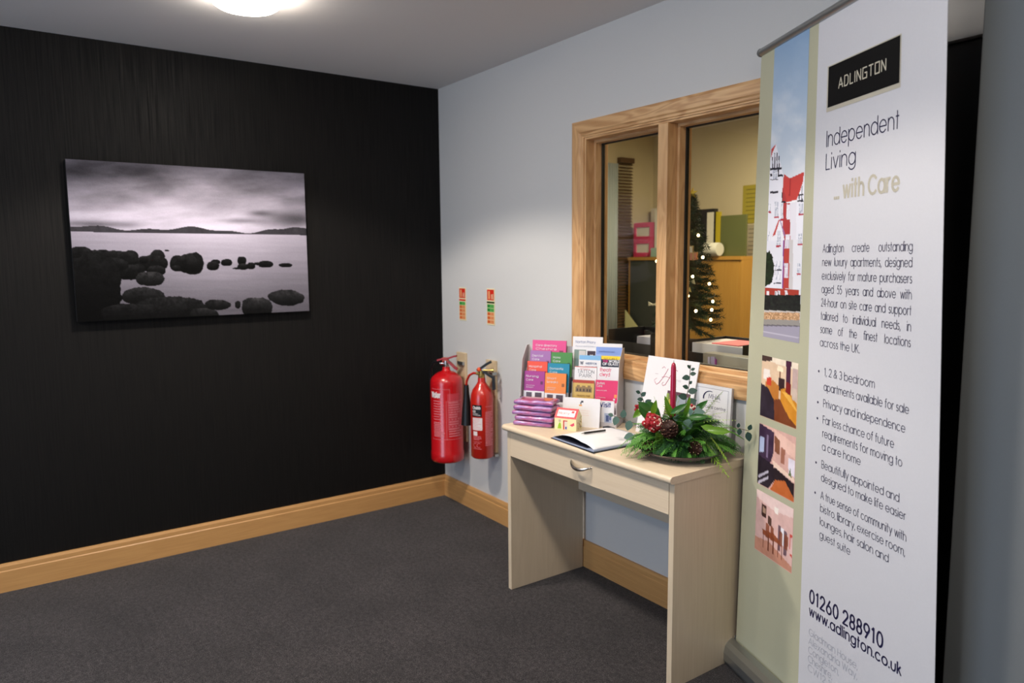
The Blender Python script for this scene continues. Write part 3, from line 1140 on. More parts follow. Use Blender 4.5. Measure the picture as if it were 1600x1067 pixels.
ban = thing('rollup_banner', 'tall white and sage pull-up banner with house photo and text beside the desk', 'banner', (2.69, -.27, 0))
VW = mat((208, 208, 214), .42, spec=.45, name='white_vinyl')
VS = mat((182, 181, 156), .42, spec=.45, name='sage_vinyl')
VB = mat((60, 60, 62), .6, name='grey_vinyl_back')
q = MB()
NZ = 48
for k in range(NZ):
    z0, z1 = BZ0 - .02 + (BZ1 - BZ0 + .02) * k / NZ, BZ0 - .02 + (BZ1 - BZ0 + .02) * (k + 1) / NZ
    for a0, a1, m in ((0, .12, VS), (.12, .24, VS), (.24, .343, VS), (.343, .46, VW), (.46, .59, VW), (.59, .72, VW), (.72, .85, VW)):
        q.face([bm_(a0, z0), bm_(a1, z0), bm_(a1, z1), bm_(a0, z1)], m)
    q.face([bm_(0, z0, -.0012), bm_(0, z1, -.0012), bm_(.85, z1, -.0012), bm_(.85, z0, -.0012)], VB)
for a in (0, .85):
    q.face([bm_(a, BZ0 - .02), bm_(a, BZ1), bm_(a, BZ1, -.0012), bm_(a, BZ0 - .02, -.0012)], VW)
q.build('banner_sheet', ban)
# top rail
q = MB()
ra, rb = bm_(-.003, BZ1 + .006, .0), bm_(.856, BZ1 + .010, .0)
q.tube([ra, rb], .013, SILVER, 14)
q.build('top_rail', ban, smooth=True)
for p_ in (ra, rb):
    q = MB()
    q.ball(p_, .0145, mat((96, 98, 98), .5, name='grey_end_cap'), 12)
    q.build('end_cap', ban, smooth=True)
# base cassette
cc = BL + UB * (.435) + Vector((0, 0, 0))
q = MB()
side = Vector((-UB.y, UB.x, 0))
prof = [(-.028, 0), (-.046, .004), (-.052, .018), (-.052, .045), (-.045, .068), (-.030, .080), (-.006, .086), (-.006, .078), (.004, .078), (.004, .086), (.040, .080), (.055, .055), (.056, .010), (.048, 0)]
p0 = Vector((BL.x, BL.y, 0)) - UB * .012
p1 = p0 + UB * (WB + .024)
q.extrude(prof, p0, p1, SILVER, side, (0, 0, 1))
q.build('base_cassette', ban, bevel=.002)
for pc, dr_ in ((p0, -1), (p1, 1)):
    q = MB()
    q.extrude([(a * 1.06, c * 1.03) for a, c in prof], pc, pc + UB * (.006 * dr_), mat((110, 114, 114), .5, name='cassette_end'), side, (0, 0, 1))
    q.build('cassette_end_plate', ban)
for s in (.18, .70):
    q = MB()
    c0 = p0 + UB * s
    q.add([tuple(c0 + UB * a + side * b_ + Vector((0, 0, c))) for a, b_, c in
           ((-.02, -.06, 0), (.02, -.06, 0), (.02, .15, 0), (-.02, .15, 0), (-.02, -.06, .008), (.02, -.06, .008), (.02, .15, .008), (-.02, .15, .008))],
          [(0, 3, 2, 1), (4, 5, 6, 7), (0, 1, 5, 4), (1, 2, 6, 5), (2, 3, 7, 6), (3, 0, 4, 7)], SILVER)
    q.build('foot', ban)
q = MB()
pc = bm_(.425, .06, -.02)
q.tube([Vector((pc.x, pc.y, .06)), bm_(.425, BZ1 + .005, -.012)], .008, SILVER, 10)
q.build('support_pole', ban)

# printed lettering
NAVY = mat((28, 26, 66), .45, name='navy_ink')
DGREY = mat((62, 60, 84), .45, name='slate_ink')
LGREY = mat((178, 180, 190), .45, name='pale_grey_ink')
KHAKI = mat((188, 182, 166), .45, name='khaki_ink')
INKB = mat((6, 6, 8), .6, spec=.15, name='black_ink')
LOGOT = mat((196, 190, 172), .45, name='stone_ink')
q = MB()
for j in range(8):
    z0, z1 = 1.8575 + .1245 * j / 8, 1.8575 + .1245 * (j + 1) / 8
    put(q, rectq(.395, z0, .702, z1, 12), bm_, KHAKI, .0006)
    z0, z1 = 1.869 + .110 * j / 8, 1.869 + .110 * (j + 1) / 8
    put(q, rectq(.401, z0, .698, z1, 12), bm_, INKB, .0011)
put(q, text_quads('ADLINGTON', .452, 1.911, .0265, .196, .13, font=GS), bm_, LOGOT, .0018)
q.build('logo_plate', ban, label='black rectangle with stone coloured capitals')
q = MB()
put(q, text_quads('Independent', .401, 1.762, .043, .298, .075), bm_, NAVY, .0006)
put(q, text_quads('Living', .401, 1.699, .043, .132, .075), bm_, NAVY, .0006)
put(q, text_quads('... with Care', .446, 1.614, .046, .258, .16), bm_, KHAKI, .0006)
q.build('heading_lettering', ban, label='navy and khaki heading lettering')
q = MB()
PAR = ['Adlington create outstanding', 'new luxury apartments, designed', 'exclusively for mature purchasers', 'aged 55 years and above with', '24-hour on site care and support', 'tailored to individual needs, in', 'some of the finest locations', 'across the UK.']
for k, l in enumerate(PAR):
    z = 1.467 - k * .0385
    if k < 7:
        nat = text_quads(l, 0, 0, .0225)
        put(q, text_quads(l, .398, z, .0225, .357, .085, sx=.70, justify=True), bm_, DGREY, .0006)
    else:
        put(q, text_quads(l, .398, z, .0225, .172, .085), bm_, DGREY, .0006)
q.build('paragraph_lettering', ban, label='justified slate paragraph')
q = MB()
BUL = [('1, 2 & 3 bedroom', 1.114, .210, 1), ('apartments available for sale', 1.071, .332, 0), ('Privacy and independence', 1.022, .321, 1), ('Far less chance of future', .974, .284, 1),
       ('requirements for moving to', .934, .313, 0), ('a care home', .895, .163, 0), ('Beautifully appointed and', .841, .306, 1), ('designed to make life easier', .802, .329, 0),
       ('A true sense of community with', .749, .332, 1), ('bistro, library, exercise room,', .710, .328, 0), ('lounges, hair salon and', .670, .274, 0), ('guest suite', .630, .131, 0)]
for l, z, wd, bu in BUL:
    put(q, text_quads(l, .422, z, .0225, wd, .085), bm_, DGREY, .0006)
    if bu:
        put(q, [[(.396 + .0038 * math.cos(a), z + .009 + .0038 * math.sin(a)) for a in np.linspace(0, 2 * PI, 9)[:-1]]], bm_, DGREY, .0006)
q.build('bullet_lettering', ban, label='slate bulleted list')
q = MB()
for s, z, h, wd, wt in (('01260 288910', .413, .040, .296, .15), ('www.adlington.co.uk', .372, .030, .360, .15)):
    # the lines climb a little towards the right on the bowed sheet
    put(q, [[(a, c + (a - .386) * .055) for a, c in f_] for f_ in text_quads(s, .386, z, h, wd, wt)], bm_, NAVY, .0006)
q.build('contact_lettering', ban, label='bold navy telephone and web address lines')
q = MB()
for k, (s, wd) in enumerate((('Gladman House,', .205), ('Alexandria Way,', .205), ('Congleton,', .132), ('Cheshire,', .105), ('CW12 1LB', .13))):
    put(q, [[(a, c + (a - .386) * .04) for a, c in f_] for f_ in text_quads(s, .387, .309 - k * .0285, .021, wd, .10)], bm_, LGREY, .0006)
q.build('address_lettering', ban, label='pale grey postal address lines')


def paint_house(U, V):
    X = (1211 * (1 - U) + 1267 * U) * (1 - V) + (1193 * (1 - U) + 1248 * U) * V
    Y = (62 * (1 - U) + 37 * U) * (1 - V) + (525 * (1 - U) + 538 * U) * V
    a = lambda x, y: (1180 + x * .1873, 180 + y * .1873)
    c = lambda x, y: (1180 + x * .1592, 370 + y * .1592)
    img = np.zeros(U.shape + (3,))
    t = np.clip((Y - 40) / 230, 0, 1)[..., None]
    img[:] = np.array((132, 164, 200.)) * (1 - t) + np.array((214, 222, 232.)) * t
    n = fbm(X * 1.1, Y, 1 / 26, 4, 31)
    cl = np.clip((n - .45) * 3, 0, 1)[..., None] * np.clip((Y - 90) / 120, 0.1, 1)[..., None]
    img = img * (1 - cl * .7) + np.array((232, 234, 240.)) * cl * .7
    P = lambda pts, col, al=1.0: fill(img, poly(X, Y, pts), col, al)
    W, RD, BK, WN = (234, 234, 244), (196, 70, 66), (38, 40, 52), (176, 182, 200)
    P([a(120, 330), a(150, 260), a(182, 196), a(240, 440), a(240, 1080), a(100, 1080)], W)
    P([a(138, 235), a(182, 194), a(150, 262), a(136, 310)], RD)
    # right hand building, brick bay, roof
    P([a(238, 470), a(300, 500), a(412, 445), a(400, 1080), a(238, 1080)], (228, 226, 236))
    P([a(238, 560), a(300, 690), a(300, 1080), a(238, 1080)], (178, 62, 64))
    P([a(250, 450), a(300, 490), a(412, 445), a(400, 560), a(350, 680), a(280, 690), a(240, 560)], RD)
    P([a(300, 490), a(306, 490), a(300, 640), a(290, 640)], (164, 50, 52))
    P([a(412, 500), a(414, 1080), a(345, 1080), a(352, 690)], W)
    P([a(270, 688), a(350, 676), a(352, 690), a(272, 700)], (240, 240, 246))
    for x in (150, 170, 190, 208):
        P([a(x - 4, 250 + abs(x - 180) * 1.6), a(x + 4, 250 + abs(x - 180) * 1.6), a(x + 4, 392), a(x - 4, 392)], BK)
    for (x0, y0, x1, y1) in ((128, 392, 230, 410), (196, 408, 206, 458), (196, 452, 240, 470), (128, 440, 146, 462), (128, 590, 200, 608), (130, 488, 200, 494), (365, 628, 405, 640), (358, 680, 405, 694), (370, 640, 376, 680),
                             (392, 560, 397, 680), (232, 600, 238, 690), (230, 680, 262, 694)):
        P([a(x0, y0), a(x1, y0), a(x1, y1), a(x0, y1)], BK)

    def windw(f, x0, y0, x1, y1, sill=True, col=WN):
        P([f(x0, y0), f(x1, y0), f(x1, y1), f(x0, y1)], col)
        for k in range(1, 3):
            xx = x0 + (x1 - x0) * k / 3
            P([f(xx - 2, y0), f(xx + 2, y0), f(xx + 2, y1), f(xx - 2, y1)], (244, 244, 250))
        yy = y0 + (y1 - y0) * .33
        P([f(x0, yy), f(x1, yy), f(x1, yy + 5), f(x0, yy + 5)], (244, 244, 250))
        if sill:
            P([f(x0 - 6, y1), f(x1 + 6, y1), f(x1 + 6, y1 + 15), f(x0 - 6, y1 + 15)], (176, 44, 62))
    windw(a, 155, 410, 190, 486, False)
    windw(a, 172, 680, 200, 805)
    windw(a, 118, 690, 132, 757)
    windw(a, 372, 710, 400, 793)
    windw(a, 226, 690, 244, 828)
    windw(a, 270, 708, 304, 835, False, (226, 220, 232))
    windw(a, 110, 930, 124, 1010)
    windw(a, 366, 960, 390, 1048)
    P([a(135, 985), a(212, 835), a(250, 985), a(250, 1090), a(132, 1090)], (238, 238, 246))
    P([a(150, 975), a(205, 832), a(214, 834), a(175, 960), a(135, 985)], RD)
    P([a(212, 832), a(222, 845), a(262, 975), a(250, 975)], (150, 110, 160))
    windw(a, 196, 930, 220, 1056)
    windw(a, 262, 962, 296, 1066, False, (226, 220, 232))
    # lower half
    P([c(110, -5), c(290, -5), c(280, 480), c(105, 480)], (232, 232, 242))
    P([c(345, -5), c(460, -5), c(450, 500), c(335, 500)], (230, 230, 238))
    P([c(335, -5), c(380, -5), c(372, 500), c(335, 500)], (206, 202, 204))
    P([c(290, 80), c(345, 80), c(338, 490), c(276, 490)], (186, 70, 62))
    P([c(286, -5), c(296, -5), c(284, 480), c(274, 480)], (124, 62, 150))
    windw(c, 220, -5, 258, 48)
    windw(c, 426, -5, 456, 42)
    windw(c, 300, -5, 342, 82, False, (206, 198, 214))
    windw(c, 206, 208, 224, 395, False)
    windw(c, 238, 208, 254, 395, False)
    windw(c, 418, 240, 442, 342)
    windw(c, 294, 232, 332, 378, False, (206, 198, 214))
    for (x0, y0, x1, y1) in ((200, 292, 268, 304), (190, 424, 264, 436)):
        P([c(x0, y0), c(x1, y0), c(x1, y1), c(x0, y1)], (52, 56, 72))
    P([c(100, 470), c(450, 512), c(445, 575), c(98, 560)], (170, 62, 50))
    for x in (118, 200, 228, 300, 428):
        P([c(x, 508), c(x + 26, 510), c(x + 25, 566), c(x - 1, 562)], (226, 224, 232))
    P([c(205, 515), c(214, 515), c(214, 560), c(205, 560)], BK)
    P([c(232, 515), c(241, 515), c(241, 560), c(232, 560)], BK)
    nn = fbm(X, Y, 1 / 3.2, 3, 40)
    P([c(92, 545), c(445, 560), c(440, 735), c(90, 705)], (30, 34, 32))
    m = poly(X, Y, [c(92, 545), c(445, 560), c(440, 735), c(90, 705)])
    img[m] += ((nn - .5) * 50)[m][:, None] * np.array((.8, 1, .7))
    P([c(88, 700), c(440, 730), c(438, 745), c(88, 728)], (196, 190, 186))
    P([c(88, 722), c(438, 742), c(435, 820), c(88, 798)], (190, 150, 112))
    m = poly(X, Y, [c(88, 722), c(438, 742), c(435, 820), c(88, 798)])
    img[m] += ((fbm(X * 1.2, Y * 2, 1 / 2.0, 2, 41) - .5) * 130)[m][:, None]
    P([c(86, 795), c(435, 818), c(435, 880), c(86, 860)], (150, 146, 142))
    P([c(84, 850), c(434, 872), c(434, 884), c(84, 866)], (104, 100, 108))
    P([c(84, 866), c(434, 884), c(428, 1060), c(78, 990)], (158, 154, 172))
    P([c(82, 915), c(430, 990), c(430, 1004), c(82, 932)], (188, 184, 198))
    tr = ((X - 1199.5) / 11.5) ** 2 + ((Y - 414) / 28) ** 2
    fill(img, (tr * (1 + (nn - .5) * .7) < 1), (30, 44, 28))
    m = tr * (1 + (nn - .5) * .7) < 1
    img[m] += ((nn - .5) * 60)[m][:, None] * np.array((.7, 1, .6))
    return img


print_mesh('house_photo', 66, 430, lambda u, v: bm_(.089 + .206 * u, 1.193 + (2.128 - 1.193) * (1 - v), .0006), paint_house, ban, INK, label='printed photo of gabled apartments under a blue sky')


def room_paint(kind):
    def f(U, V):
        img = np.zeros(U.shape + (3,))
        n = fbm(U * 60, V * 60, 1 / 7, 3, 50 + kind)
        P = lambda pts, col, al=1.0: fill(img, poly(U, V, pts), col, al)
        if kind == 0:
            img[:] = (226, 196, 166)
            P([(0, 0), (1, 0), (1, .12), (0, .06)], (240, 226, 206))
            P([(.68, 0), (.82, 0), (.80, .5), (.70, .5)], (70, 30, 56))
            P([(.86, .1), (1, .1), (1, .6), (.86, .55)], (196, 170, 166))
            P([(.05, .22), (.24, .2), (.26, .36), (.06, .38)], (240, 230, 222))
            P([(.0, .0), (.3, .0), (.3, .06), (.0, .10)], (64, 44, 40))
            P([(.46, .10), (.60, .12), (.62, .20), (.44, .2)], (252, 236, 206))
            P([(.51, .2), (.54, .2), (.55, .5), (.5, .5)], (120, 70, 40))
            P([(.5, .3), (.66, .3), (.66, .5), (.5, .5)], (52, 30, 34))
            P([(.12, .42), (.34, .36), (.5, .42), (.52, .66), (.24, .70), (.12, .6)], (196, 124, 52))
            P([(.16, .34), (.3, .32), (.3, .46), (.16, .46)], (206, 62, 40))
            P([(0, .46), (.2, .5), (.38, .66), (.42, 1), (0, 1)], (40, 28, 44))
            P([(.38, .66), (.62, .6), (1, .96), (1, 1), (.42, 1)], (122, 62, 34))
            P([(.56, .46), (.72, .42), (1, .62), (1, .95), (.8, .86), (.56, .64)], (214, 142, 44))
            P([(.6, .5), (.75, .47), (1, .7), (1, .74)], (238, 180, 80))
            P([(.7, .32), (.82, .34), (.82, .52), (.68, .48)], (128, 30, 30))
            P([(.84, .38), (.98, .4), (1, .6), (.86, .56)], (206, 186, 172))
        elif kind == 1:
            img[:] = (222, 176, 166)
            P([(.4, 0), (1, .12), (1, .34), (.6, .26)], (238, 196, 182))
            P([(0, 0), (.42, .06), (.42, .4), (.36, .56), (0, .56)], (64, 44, 70))
            P([(.02, .22), (.16, .2), (.16, .44), (.02, .48)], (176, 188, 220))
            P([(.22, .14), (.28, .14), (.28, .5), (.22, .52)], (128, 110, 140))
            P([(.44, .10), (.60, .16), (.60, .38), (.46, .36)], (136, 84, 62))
            P([(.62, .24), (.74, .26), (.72, .5), (.62, .5)], (168, 110, 92))
            P([(.82, .36), (1, .36), (1, .62), (.84, .60)], (232, 224, 238))
            P([(.4, .5), (1, .64), (1, .70), (.44, .6)], (244, 214, 196))
            P([(0, .52), (.44, .58), (.5, .8), (.3, 1), (0, 1)], (34, 24, 38))
            P([(.46, .60), (1, .72), (1, .96), (.76, .92), (.46, .82)], (38, 26, 36))
            P([(.5, .8), (.76, .74), (1, .94), (1, 1), (.36, 1)], (196, 104, 52))
            for k in (0, 1):
                P([(.02, .86 + .1 * k), (.3, .70 + .1 * k), (.32, .73 + .1 * k), (.04, .90 + .1 * k)], (196, 190, 206))
            P([(.84, .62), (.88, .5), (.92, .64)], (90, 110, 60))
        else:
            img[:] = (222, 182, 176)
            P([(0, 0), (1, 0), (1, .14), (.5, .2), (0, .12)], (236, 208, 204))
            P([(.5, .12), (.62, .12), (.6, .22), (.52, .22)], (250, 240, 232))
            P([(.16, .18), (.3, .2), (.3, .4), (.16, .38)], (66, 40, 36))
            P([(.2, .23), (.27, .24), (.27, .33), (.2, .32)], (170, 140, 120))
            P([(.34, .32), (.44, .34), (.44, .48), (.34, .46)], (86, 60, 52))
            P([(.62, .38), (.7, .38), (.7, .78), (.64, .78)], (110, 84, 96))
            P([(.7, .4), (.78, .4), (.78, .66), (.7, .66)], (244, 240, 246))
            P([(.78, .40), (.86, .42), (.86, .78), (.78, .8)], (110, 84, 96))
            P([(.92, .42), (1, .40), (1, .76), (.94, .74)], (206, 70, 60))
            P([(.94, .46), (1, .44), (1, .72), (.95, .71)], (226, 190, 186))
            P([(0, .78), (.4, .74), (1, .9), (1, 1), (0, 1)], (198, 140, 118))
            P([(.2, .60), (.5, .56), (.7, .62), (.66, .68), (.22, .68)], (150, 78, 48))
            for x in (.22, .36, .5, .62, .72):
                P([(x, .62), (x + .03, .62), (x + .03, .9), (x, .9)], (112, 52, 32))
            for x in (.3, .42, .66, .8):
                P([(x, .46), (x + .09, .47), (x + .08, .7), (x, .7)], (132, 66, 42), .8)
        img += ((n - .5) * 26)[..., None]
        return img
    return f


for k, (z0, z1, lb) in enumerate(((.925, 1.131, 'printed photo of a lounge with amber sofas'), (.692, .901, 'printed photo of a dark fitted kitchen'), (.461, .672, 'printed photo of a dining room'))):
    print_mesh('room_photo', 60, 60, lambda u, v, z0=z0, z1=z1: bm_(.089 + .206 * u, z0 + (z1 - z0) * (1 - v), .0006), room_paint(k), ban, INK, label=lb)

# ================================================================= THINGS ON THE DESK
TOP = DZ + .0004


def card(name, label, cat, fr, w_, h_, t_, body, rects, texts, group=None, face=None, part='print'):
    """upright printed card / booklet: fr maps (x along width, y back, z up); front face at y=0"""
    c0 = fr @ Vector((w_ / 2, 0, 0))
    t = thing(name, label, cat, tuple(c0), group)
    q = MB()
    q.box((0, 0, 0), (w_, t_, h_), body, fr)
    q.build('pages', t, bevel=.0004, seg=1)
    q = MB()

    def f(u, v, off):
        return tuple(fr @ Vector((u * w_, -off, v * h_)))
    o = .0003
    for (u0, v0, u1, v1, m) in rects:
        put(q, rectq(u0, v0, u1, v1), f, m, o)
        o += .00012
    for (s, u0, v0, hh, ww, m, wt) in texts:
        quads = text_quads(s, 0, 0, hh, ww * w_, wt)
        put(q, [[(u0 + a / w_, v0 + c / h_) for a, c in f_] for f_ in quads], f, m, o)
    if q.f:
        q.build(part, t)
    return t


RO = Vector((1.637, -.121, TOP))
RTH = math.radians(33)
LEAN = math.radians(7)
DD = .0135
ru, rn = Vector((math.cos(RTH), math.sin(RTH), 0)), Vector((-math.sin(RTH), math.cos(RTH), 0))


def rfr(u, y, z, lean=LEAN):
    return frame(RO + ru * u + rn * (y + z * math.tan(lean)) + Vector((0, 0, z)), RTH, lean)


rack = thing('leaflet_rack', 'pale grey cardboard leaflet holder in stepped tiers on the desk', 'leaflet holder', tuple(RO + ru * -.2))
CARDB = mat((196, 190, 192), .7, name='grey_cardboard')
bd = .005 + DD * 4 + .026
tl = math.tan(LEAN)
for u0, u1 in ((-.424, -.4225), (.0135, .015)):
    q = MB()
    pr = [(-.006, 0), (.118, 0), (bd + .006 + .32 * tl, .325), (bd - .030 + .32 * tl, .325), (.036, .268), (.010, .115), (-.006, .10)]
    vs = [tuple(RO + ru * u0 + rn * a + Vector((0, 0, c))) for a, c in pr] + [tuple(RO + ru * u1 + rn * a + Vector((0, 0, c))) for a, c in pr]
    n = len(pr)
    q.add(vs, [(i, (i + 1) % n, n + (i + 1) % n, n + i) for i in range(n)] + [tuple(range(n))[::-1], tuple(range(n, 2 * n))], CARDB)
    q.build('side_wall', rack)
q = MB()
q.box((0, 0, 0), (.434, .0015, .326), CARDB, rfr(-.4215, .080, 0))
q.build('back_wall', rack)
for k in range(5):
    q = MB()
    q.box((0, 0, 0), (.434, .001, .055 + .004 * k), CARDB, rfr(-.4215, .0016 + DD * k if k else -.0055, .0 if k == 0 else .045 * k - .045 + .02))
    q.build('tier_wall', rack)
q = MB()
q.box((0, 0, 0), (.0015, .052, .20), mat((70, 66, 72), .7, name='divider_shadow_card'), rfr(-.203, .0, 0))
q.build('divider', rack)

C = lambda r, g, bb, ro=.45: mat((r, g, bb), ro, name='ink')
PK, PKD = C(214, 66, 128), C(150, 40, 96)
WH, DKT = C(228, 226, 229), C(40, 38, 70)


def guide(u, k, ztop, w_, t_, col, label, title, band=None, h_=.205, extra=True):
    base = C(*col)
    dark = C(*[int(v * .62) for v in col])
    hh = min(h_, ztop - .002)
    rects = [(0, 0, 1, 1, base)]
    texts = []
    y = 1 - .018 / hh
    for j, s in enumerate(title):
        texts.append((s, .10, y - (.009 + j * .016) / hh, .0085, min(.62, .085 * len(s)), WH, .17))
    texts += [('of local care', .10, y - .048 / hh, .0045, .42, WH, .14), ('and support', .10, y - .056 / hh, .0045, .36, WH, .14)] if extra else []
    rects.append((.80, y - .040 / hh, .92, y - .026 / hh, dark))
    if band:
        rects.append((0, 0, 1, 1 - .088 / hh, WH))
        for a, c in ((.12, .40), (.55, .88)):
            rects.append((a, 1 - .125 / hh, c, 1 - .094 / hh, C(84, 70, 82)))
    card('leaflet_stack', label, 'leaflets', rfr(u, .003 + DD * k, ztop - hh), w_, hh, t_, dark, rects, texts, 'leaflets in the rack')


TK = .0085
guide(-.396, 4, .350, .158, TK, (218, 72, 136), 'bright pink wide booklet at the top left of the rack', ['Care directory', 'Cheshire'], h_=.16)
guide(-.400, 3, .305, .097, TK, (158, 108, 168), 'mauve booklets in second tier from the top, left', ['Dental', 'Care'])
guide(-.301, 3, .301, .096, TK, (72, 136, 62), 'green booklets beside the mauve booklets', ['Home', 'Care'])
guide(-.408, 2, .259, .095, TK, (228, 78, 52), 'red booklets below the mauve booklets', ['Hospital', 'Care'])
guide(-.311, 2, .254, .100, TK, (20, 132, 164), 'teal blue booklets below the green booklets', ['Domestic', 'Care'])
guide(-.415, 1, .218, .096, TK, (160, 52, 136), 'purple booklets in the lowest visible tier, left', ['Nursing', 'Care'], band=True)
guide(-.317, 1, .213, .097, TK, (232, 132, 52), 'orange booklets beside the purple booklets', ['Short', 'breaks'], band=True)

# right-hand column
SKYC, YEL = C(132, 158, 218), C(244, 206, 30)
card('leaflet_stack', 'white leaflets headed with grey blue lettering at the back of the rack', 'leaflets', rfr(-.212, .006 + DD * 4 + .010, .165), .135, .205, .006, WH,
     [(0, 0, 1, 1, WH), (.06, 0, .46, .72, C(120, 140, 130)), (.22, .0, .44, .70, C(206, 200, 196)), (.5, 0, 1, .70, C(56, 34, 44))],
     [('Norton Priory', .10, .86, .011, .66, C(120, 130, 170), .13), ('Museum and Gardens', .10, .78, .006, .66, C(150, 156, 180), .12), ("What's on", .60, .56, .012, .38, WH, .2), ('for 2013', .64, .45, .012, .32, WH, .2)], 'leaflets in the rack')
card('leaflet_stack', 'pale blue sky leaflets at the top right of the rack', 'leaflets', rfr(-.105, .004 + DD * 4 + .002, .17), .117, .175, .006, WH,
     [(0, 0, 1, 1, WH), (.02, 0, 1, .91, SKYC), (.0, .0, 1, .72, C(156, 176, 226)), (.74, .40, .96, .62, C(126, 120, 132)), (.80, .62, .90, .68, C(126, 120, 132))],
     [('Jodrell Bank Discovery', .12, .78, .006, .6, C(90, 106, 170), .14)], 'leaflets in the rack')
card('leaflet_stack', 'white leaflets with a light blue band in the second tier of the rack', 'leaflets', rfr(-.172, .003 + DD * 3, .098), .097, .195, .007, WH,
     [(0, 0, 1, 1, WH), (0, .9, 1, 1, C(124, 178, 222)), (.0, .0, 1, .55, C(180, 196, 214))],
     [('W', .06, .79, .014, .13, DKT, .18), ('ANDERTON', .30, .80, .008, .5, C(70, 90, 130), .2), ('boat lift and park', .30, .75, .004, .55, C(120, 130, 150), .14)], 'leaflets in the rack')
card('leaflet_stack', 'black leaflets with a yellow top band and white lettering in the rack', 'leaflets', rfr(-.0735, .003 + DD * 3, .098), .0865, .196, .006, C(30, 34, 54),
     [(0, 0, 1, 1, C(24, 30, 50)), (0, .925, 1, 1, YEL)],
     [('EAT IT SEE IT', .14, .93, .005, .66, C(60, 50, 20), .2), ('THE', .08, .862, .0095, .26, C(190, 40, 110), .28), ('WORLD', .40, .862, .0095, .52, WH, .28), ('OF GLASS', .08, .800, .0095, .76, WH, .28)], 'leaflets in the rack')
card('leaflet_stack', 'white leaflets with red curly lettering and dark serif name in the rack', 'leaflets', rfr(-.187, .003 + DD * 2, .050), .099, .196, .007, WH,
     [(0, 0, 1, 1, WH), (0, .985, 1, 1, C(206, 90, 80))],
     [('enjoy', .26, .93, .008, .42, C(214, 90, 80), .12), ('TATTON', .14, .855, .014, .74, C(90, 96, 106), .12), ('PARK', .22, .765, .014, .56, C(90, 96, 106), .12)], 'leaflets in the rack')
card('leaflet_stack', 'white leaflets with bright pink rounded lettering in the rack', 'leaflets', rfr(-.086, .003 + DD * 2, .050), .098, .199, .007, WH,
     [(0, 0, 1, 1, WH)], [('theatr', .12, .90, .015, .50, C(222, 80, 116), .16), ('clwyd', .12, .80, .015, .44, C(222, 80, 116), .16)], 'leaflets in the rack')
card('leaflet_stack', 'gold leaflets with a picture of a hall under a brown top band', 'leaflets', rfr(-.190, .003 + DD, .004), .096, .186, .006, C(176, 140, 70),
     [(0, 0, 1, 1, C(206, 172, 92)), (0, .93, 1, 1, C(172, 62, 36)), (.14, .72, .90, .84, C(140, 112, 70)), (.2, .84, .34, .88, C(140, 112, 70)), (.7, .84, .84, .88, C(140, 112, 70)), (.44, .84, .6, .87, C(140, 112, 70)),
      (.2, .74, .26, .80, C(60, 48, 40)), (.34, .74, .40, .80, C(60, 48, 40)), (.5, .74, .56, .80, C(60, 48, 40)), (.66, .74, .72, .80, C(60, 48, 40)), (.78, .74, .84, .80, C(60, 48, 40)),
      (.08, .30, .44, .50, C(108, 76, 62)), (.56, .30, .94, .46, C(150, 150, 120))],
     [('Historic Hall', .22, .62, .008, .6, C(150, 112, 50), .14)], 'leaflets in the rack')
card('leaflet_stack', 'crimson pink booklets with an orange spot in the lowest right tier', 'leaflets', rfr(-.088, .003 + DD, .004), .099, .190, .009, C(150, 30, 80),
     [(0, 0, 1, 1, C(216, 48, 104)), (0, 0, 1, .50, C(226, 220, 224)), (.0, .34, .34, .48, C(150, 110, 140)), (.38, .30, .86, .42, C(104, 90, 110)), (.84, .62, .95, .69, C(240, 150, 80)), (.80, .56, .88, .60, WH)],
     [('Autism', .06, .91, .009, .34, WH, .16), ('Care', .06, .85, .009, .24, WH, .16), ('services for adults', .06, .76, .0045, .45, WH, .12), ('in Cheshire', .06, .60, .0045, .40, WH, .12)], 'leaflets in the rack')
card('leaflet_stack', 'white leaflet reading sit in navy at the foot of the rack', 'leaflets', rfr(-.105, -.0035, .002, 0.04), .108, .110, .004, WH,
     [(0, 0, 1, 1, WH), (.62, .14, .92, .52, C(170, 178, 200)), (.68, .20, .80, .44, C(70, 84, 130)), (.82, .26, .88, .48, C(70, 84, 130))],
     [('Visit', .44, .76, .019, .42, C(40, 56, 130), .2)], 'leaflets in the rack')
card('greeting_card', 'white card with a small bird emblem leaning on the rack front', 'card', frame(RO + ru * -.215 + rn * -.034 + Vector((0, 0, 0)), RTH, math.radians(8)), .163, .122, .0015, WH,
     [(0, 0, 1, 1, WH), (.47, .78, .50, .86, C(60, 60, 70)), (.49, .84, .55, .91, C(60, 60, 70)), (.44, .72, .52, .77, C(222, 150, 60)), (.30, .56, .74, .575, C(226, 206, 210)), (.34, .48, .70, .495, C(226, 206, 210)), (.32, .40, .72, .415, C(226, 206, 210))],
     [])

# plastic-wrapped purple packs
PFILM = bpy.data.materials.new('clear_film_over_purple')
PFILM.use_nodes = True
nt = PFILM.node_tree
bs = nt.nodes['Principled BSDF']
bs.inputs['Roughness'].default_value = .42
bs.inputs['Coat Weight'].default_value = 1
bs.inputs['Coat Roughness'].default_value = .04
tc = nt.nodes.new('ShaderNodeTexCoord')
mp = nt.nodes.new('ShaderNodeMapping')
mp.inputs['Scale'].default_value = (8, 8, 60)
nz = nt.nodes.new('ShaderNodeTexNoise')
nz.inputs['Scale'].default_value = 2.2
nz.inputs['Detail'].default_value = 3
cr = nt.nodes.new('ShaderNodeValToRGB')
cr.color_ramp.elements[0].position = .35
cr.color_ramp.elements[0].color = (*L3((170, 50, 104)), 1)
cr.color_ramp.elements[1].position = .62
cr.color_ramp.elements[1].color = (*L3((158, 126, 190)), 1)
nt.links.new(tc.outputs['Object'], mp.inputs[0])
